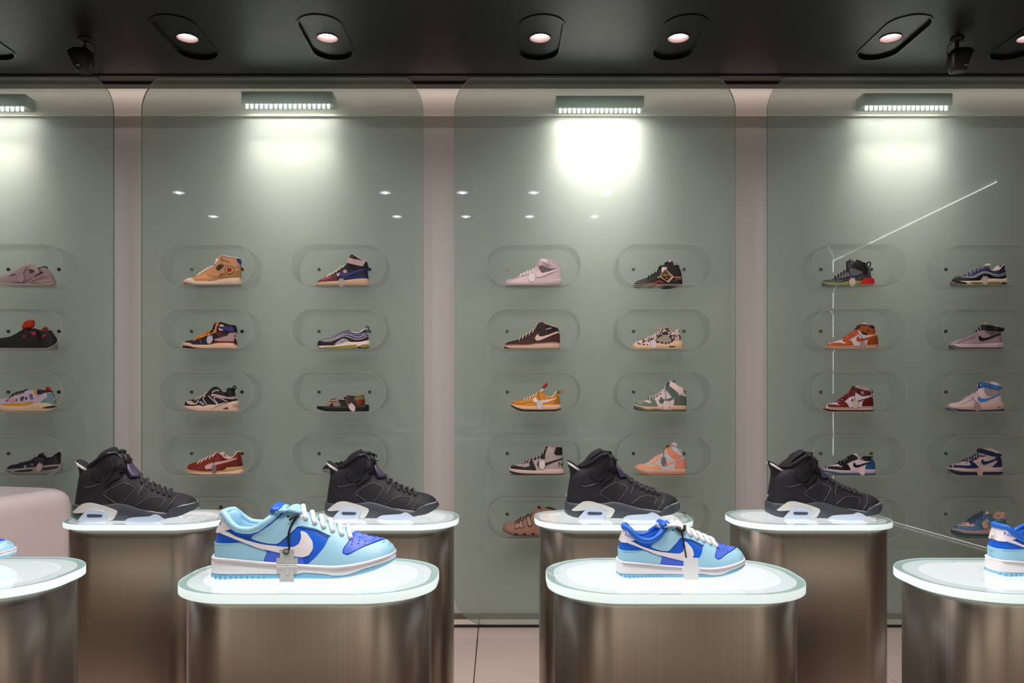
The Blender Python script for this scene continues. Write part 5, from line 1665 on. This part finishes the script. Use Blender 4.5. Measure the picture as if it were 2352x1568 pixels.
for (hx, tx, rz, lab) in ((193, 466, .02, 'black high-top sneaker on the leftmost rear pedestal, beside the white counter'), (747, 1007, 0, 'black high-top sneaker on the pedestal behind the large blue sneaker'),
                      (1760, 2019, -.02, 'rightmost black high-top sneaker, on the right rear pedestal')):
    c = copy_tree(broot)
    c.location = (((hx + tx) / 2 - VX) / F * 2.11, 2.11 if hx != 193 else 2.07, ZR + .0003)
    c.rotation_euler = (0, 0, rz)
    k = (tx - hx) / 263.4
    c.scale = (k, k, k)
    c['label'] = lab

# ------------------------------------------------------------------ blue low sneakers on the front pedestals
royal = mat('royal_blue_leather', (12, 96, 216), .38, bump=.15, bscale=500)
violet = mat('violet_blue_leather', (74, 108, 224), .38, bump=.15, bscale=500)
sky = mat('sky_blue_leather', (160, 212, 238), .42, bump=.15, bscale=500)
wht = mat('white_leather', (236, 230, 234), .42, bump=.1, bscale=500)
whr = mat('white_rubber', (236, 234, 238), .45)
icy = mat('light_blue_rubber', (128, 192, 228), .4)
stitch = mat('stitching', (96, 140, 176), .7)
lace_w = mat('white_lace', (238, 236, 240), .7, bump=.5, bscale=900)
dark = mat('dark_string', (18, 16, 20), .6)
BLU = parse(dict(f=(470, 1140, 5.0043), d=1, sole=(108, 2200), B='108,890 180,945 400,963 900,963 1500,945 1850,890 2050,815 2195,735',
    M='125,690 250,715 400,745 700,772 1100,795 1500,805 1800,770 2000,718 2195,643', O='108,860 300,905 700,915 1080,915 1120,890 1430,905 1500,920 1700,905 1780,860 2000,795 2200,705',
    back='145,690 142,530 165,420 205,300 235,235', top='240,215 265,250 330,335 430,395 560,400 700,315 830,205 900,160 960,120,0 1050,115,0 1150,190,0 1300,265,0 1500,345,0 1690,415,0 1900,478,0 2090,522,0 2150,575,0 2188,650,0', open=930, h=.0055, off=.0008, kc=.30, ko=.10, w=1.04))
def build_blue(label, loc, coll, scale, inner, name='low_sneaker', tag='maze', back_word=False):
    s = Shoe(BLU, 1.305, name, scale)
    s.start(label, 'shoe', None, loc)
    s.upper(royal, inner)
    M = lambda x: np.interp(x, *s.Mx); B = lambda x: np.interp(x, *s.Bx)
    O = lambda x: max(B(x) + .002, np.interp(x, *s.Ox))
    s.slab('outsole', B, O, icy, .0006)
    s.slab('midsole', lambda x: O(x) - .0006, lambda x: M(x) - .0032, whr)
    s.slab('foxing', lambda x: M(x) - .0036, M, whr, .0006)
    s.collar(coll, .0062 if tag == 'maze' else .005)
    zl = lambda u, t: None
    s.patch('collar_band', Q('290,395 330,360 430,425 560,430 700,345 790,270 700,400 520,495 420,480'), royal, extra=.0006)
    s.patch('quarter_panel', Q('680,770 700,690 760,640 1050,705 1130,715 1180,790 1000,795'), violet)
    s.patch('heel_counter', Q('138,535 300,550 420,545 560,600 715,645 700,690 670,772 400,748 140,700'), sky)
    s.patch('lace_panel', Q('510,495 700,380 850,255 940,170 1060,190 1190,280 1300,330 1500,385 1672,442 1640,525 1540,515 1420,490 1250,412 1050,372 980,440 830,575 700,560'), sky)
    s.patch('toe_guard', Q('1420,490 1540,515 1650,530 1590,620 1585,670 1650,695 1800,620 2000,560 2095,535 2150,575 2188,645 2000,718 1800,770 1500,805 1170,795 1290,710 1380,600'), sky)
    s.patch('toe_box', Q('1675,448 1900,480 2085,525 1980,555 1800,610 1660,680 1595,668 1605,620 1660,535'), violet)
    s.patch('heel_tab', Q('150,430 190,300 225,225 262,285 335,378 250,408 190,432'), wht, extra=.0006)
    s.patch('side_logo', Q('195,425 260,405 350,468 500,530 700,578 900,602 1020,605 1080,570 1098,500 1080,428 1150,450 1230,540 1247,620 1205,690 1130,716 1040,707 880,672 650,622 450,548 290,470'), wht, it=2)
    s.piping('stitching', [Q('520,510 710,395 860,270 960,190'), Q('160,560 300,568 430,560 700,655'), Q('725,655 690,765'), Q('1060,385 1250,425 1420,505 1640,540'), Q('1430,500 1395,600 1300,710 1190,790'),
                           Q('1665,450 1500,400 1300,345 1180,290'), Q('1570,640 1570,690 1650,710 1800,640 2090,550')], .0006, stitch)
    s.dots('perforations', [(1680 + i * 72, 530 + i * 3 + j * 28 - (i % 2) * 8) for i in range(5) for j in range(-1, 3) if not (i > 2 and j > 0)], .0011, mat('hole', (14, 26, 90), .7), 0)
    s.dots('eyelet_holes', [(975, 218), (925, 272), (1065, 240)], .0018, mat('hole', (14, 26, 90), .7), 0)
    s.piping('sole_stitch', [Q('140,715 400,762 700,790 1100,812 1500,822 1800,788 2190,662')], .0005, mat('thread', (190, 170, 178), .7), sole=True)
    s.puff('tongue', Q('775,215 775,150 830,88 920,120 965,150 1000,115 1060,110 1150,175 1160,215 1000,185 900,195'), .030, inner if tag == 'maze' else wht, r=.01)
    s.puff('tongue_label', Q('770,200 785,138 828,84 905,112 950,148 850,200'), .0325, royal, r=.01)
    s.laces((1120, 205), (1640, 425), 6, lace_w, r=.0040, spread=.17, single=False, flat=.62)
    s.puff('lace_bow', Q('1040,250 1060,200 1130,165 1190,220 1180,290 1120,325 1090,290'), .020, lace_w, r=.008)
    # tread grooves
    mb = MB()
    for i in range(11):
        x = s.L * (.02 + i * .03)
        w = s.sw(x / s.L) + .0012
        for sd in (1, -1):
            a = s.out(x - .0006, w * sd, B(x)); b = s.out(x + .0006, (w - .003) * sd, O(x) - .001)
            mb.box(min(a[0], b[0]), max(a[0], b[0]), min(a[1], b[1]), max(a[1], b[1]), a[2] + .0003, b[2])
    mb.make('tread_groove', mat('groove', (92, 150, 186), .6), s.root, kind='stuff')
    if back_word:
        s.word('heel_lettering', 'NIKE', (246, 338), 56, mat('blue_print', (34, 70, 196), .5), tilt=-.3, yextra=.0012, wscale=.8)
    else:
        s.strip('heel_emblem', Q('210,300 200,330 215,350 195,375'), 12, mat('blue_print', (40, 64, 150), .5))
    return s

# large one, left
sL = build_blue('large light blue, royal blue and white low sneaker with a maze-pattern tag', None, sky, (1, 1, 1), sky)
sL.root.location = ((sL.Xh + sL.Xt) / 2, 1.305, ZF + .0003)
x0 = sL.L
# its cross-shaped tag with concentric line print
def maze_tag(s, cx, cz, w, h):
    X, Z = s.loc((cx, cz), -.045)
    k = s.Y / F / s.k
    w *= k; h *= k
    y = max(s.S(X, Z)[1], s.sw(X / s.L)) + .006
    a, b = .34, .25
    def plus(f, g):
        W, H = w / 2 - f, h / 2 - f
        wi, hi = w * a - f, h * b - f
        return [(-wi, -H), (wi, -H), (wi, -hi), (W, -hi), (W, hi), (wi, hi), (wi, H), (-wi, H), (-wi, hi), (-W, hi), (-W, -hi), (-wi, -hi)]
    P = plus(0, 0)
    n = len(P)
    mb = MB()
    fr = [s.out(X + p, y, Z + q) for p, q in P]; bk = [s.out(X + p, y - .001, Z + q) for p, q in P]
    mb.add(fr, [tuple(range(n))]); mb.add(bk, [tuple(reversed(range(n)))])
    for i in range(n):
        j = (i + 1) % n
        mb.add([fr[i], fr[j], bk[j], bk[i]], [(0, 3, 2, 1)])
    mb.make('hang_tag', mat('tag_card', (250, 248, 246), .5), s.root)
    ln = MB()
    t = w * .015
    def line(p, q):
        dx, dz = q[0] - p[0], q[1] - p[1]
        L = math.hypot(dx, dz)
        if L < 1e-6:
            return
        nx, nz = -dz / L * t / 2, dx / L * t / 2
        ex, ez = dx / L * t / 2, dz / L * t / 2
        vs = [(p[0] + nx - ex, p[1] + nz - ez), (q[0] + nx + ex, q[1] + nz + ez), (q[0] - nx + ex, q[1] - nz + ez), (p[0] - nx - ex, p[1] - nz - ez)]
        ln.add([s.out(X + u, y + .0002, Z + v) for u, v in vs][::-1], [(0, 1, 2, 3)])
    N = 7
    st = w * .34 / N
    for i in range(N):
        wi, hi = w * a - i * st, h * b - i * st * (h * b) / (w * a) * .9
        W, H = w / 2, h / 2 - i * st
        for sx in (1, -1):
            for sz in (1, -1):
                xo, zo = wi * sx, hi * sz
                line((0, H * sz), (xo, H * sz)); line((xo, H * sz), (xo, zo)); line((xo, zo), (W * sx * .98, zo))
    line((-W * .98, 0), (W * .98, 0)); line((0, -h * .35), (0, h * .35))
    ln.make('tag_lines', mat('print_black', (40, 36, 36), .6), s.root, kind='stuff')
    return X, y, Z, w, h
X, y, Z, w, h = maze_tag(sL, 960, 800, 228, 350)
mb = MB()
loc = [sL.loc(p, -.045) for p in smoothline(Q('1035,270 990,310 945,420 940,520 955,600 955,640'), 4)]
mb.tube([sL.out(a, max(sL.pos(a, b, .003)[1], y * (i / len(loc)) ** 3), b) for i, (a, b) in enumerate(loc)], .0010, 6)
mb.tube([sL.out(a + .0015, max(sL.pos(a, b, .003)[1], y * (i / len(loc)) ** 3), b) for i, (a, b) in enumerate(loc)], .0009, 6)
a, b = sL.loc((953, 637), -.045)
mb.tube([sL.out(a + .0045 * math.cos(q * math.pi / 6), y + .0012, b + .0045 * math.sin(q * math.pi / 6)) for q in range(12)], .0008, 6, closed=True)
mb.tube([sL.out(*sL.pos(*sL.loc(p, -.03), .006)) for p in Q('970,310 1010,280 1045,260 1030,310 1010,270')], .0018, 6)
mb.make('tag_string', dark, sL.root)

kids = (.700, .76, .765)
def blue_small(hx, tx, Y, label, rz=0.0, word=True, tag=False):
    s = build_blue(label, None, mat('deep_blue_lining', (20, 104, 208), .5), kids, mat('deep_blue_lining', (20, 104, 208), .5), tag='white', back_word=word)
    s.root.location = (((hx + tx) / 2 - VX) / F * Y, Y, ZF + .0003)
    s.root.rotation_euler = (0, 0, rz)
    if tag:
        X, Z = s.loc((1145, 905), -.045)
        Z = .0255
        y = s.sw(X / s.L) + .012
        w, h = .042, .046
        mb = MB()
        P = [(-.4, -.5), (.4, -.5), (.4, -.1), (.5, -.1), (.5, .08), (.4, .08), (.4, .5), (-.4, .5), (-.4, .08), (-.5, .08), (-.5, -.1), (-.4, -.1)]
        fr = [s.out(X + p * w, y, Z + q * h) for p, q in P]; bk = [s.out(X + p * w, y - .001, Z + q * h) for p, q in P]
        n = len(P)
        mb.add(fr, [tuple(range(n))]); mb.add(bk, [tuple(reversed(range(n)))])
        for i in range(n):
            j = (i + 1) % n
            mb.add([fr[i], fr[j], bk[j], bk[i]], [(0, 3, 2, 1)])
        mb.make('hang_tag', mat('white_tag_card', (240, 238, 240), .5), s.root)
        mb = MB()
        loc = [s.loc(p, -.045) for p in smoothline(Q('1060,260 1080,400 1095,600 1120,800'), 4)]
        mb.tube([s.out(a, max(s.pos(a, b, .004)[1], y * (i / len(loc)) ** 2 + .002), b) for i, (a, b) in enumerate(loc)], .0012, 6)
        mb.tube([s.out(*s.pos(*s.loc(p, -.03), .007)) for p in Q('1000,240 1060,290 1110,290 1150,240')], .003, 6)
        mb.make('tag_string', dark, s.root)
    return s
blue_small(1415.4, 1708, 1.305, 'small light blue and royal blue low sneaker with a plain white tag', 0, True, True)
blue_small(-270, 45, 1.365, 'light blue low sneaker at the left edge, only its toe in view', 0.0)
blue_small(2272, 2565, 1.315, 'light blue low sneaker at the right edge, only its white heel tab in view', 0.0)
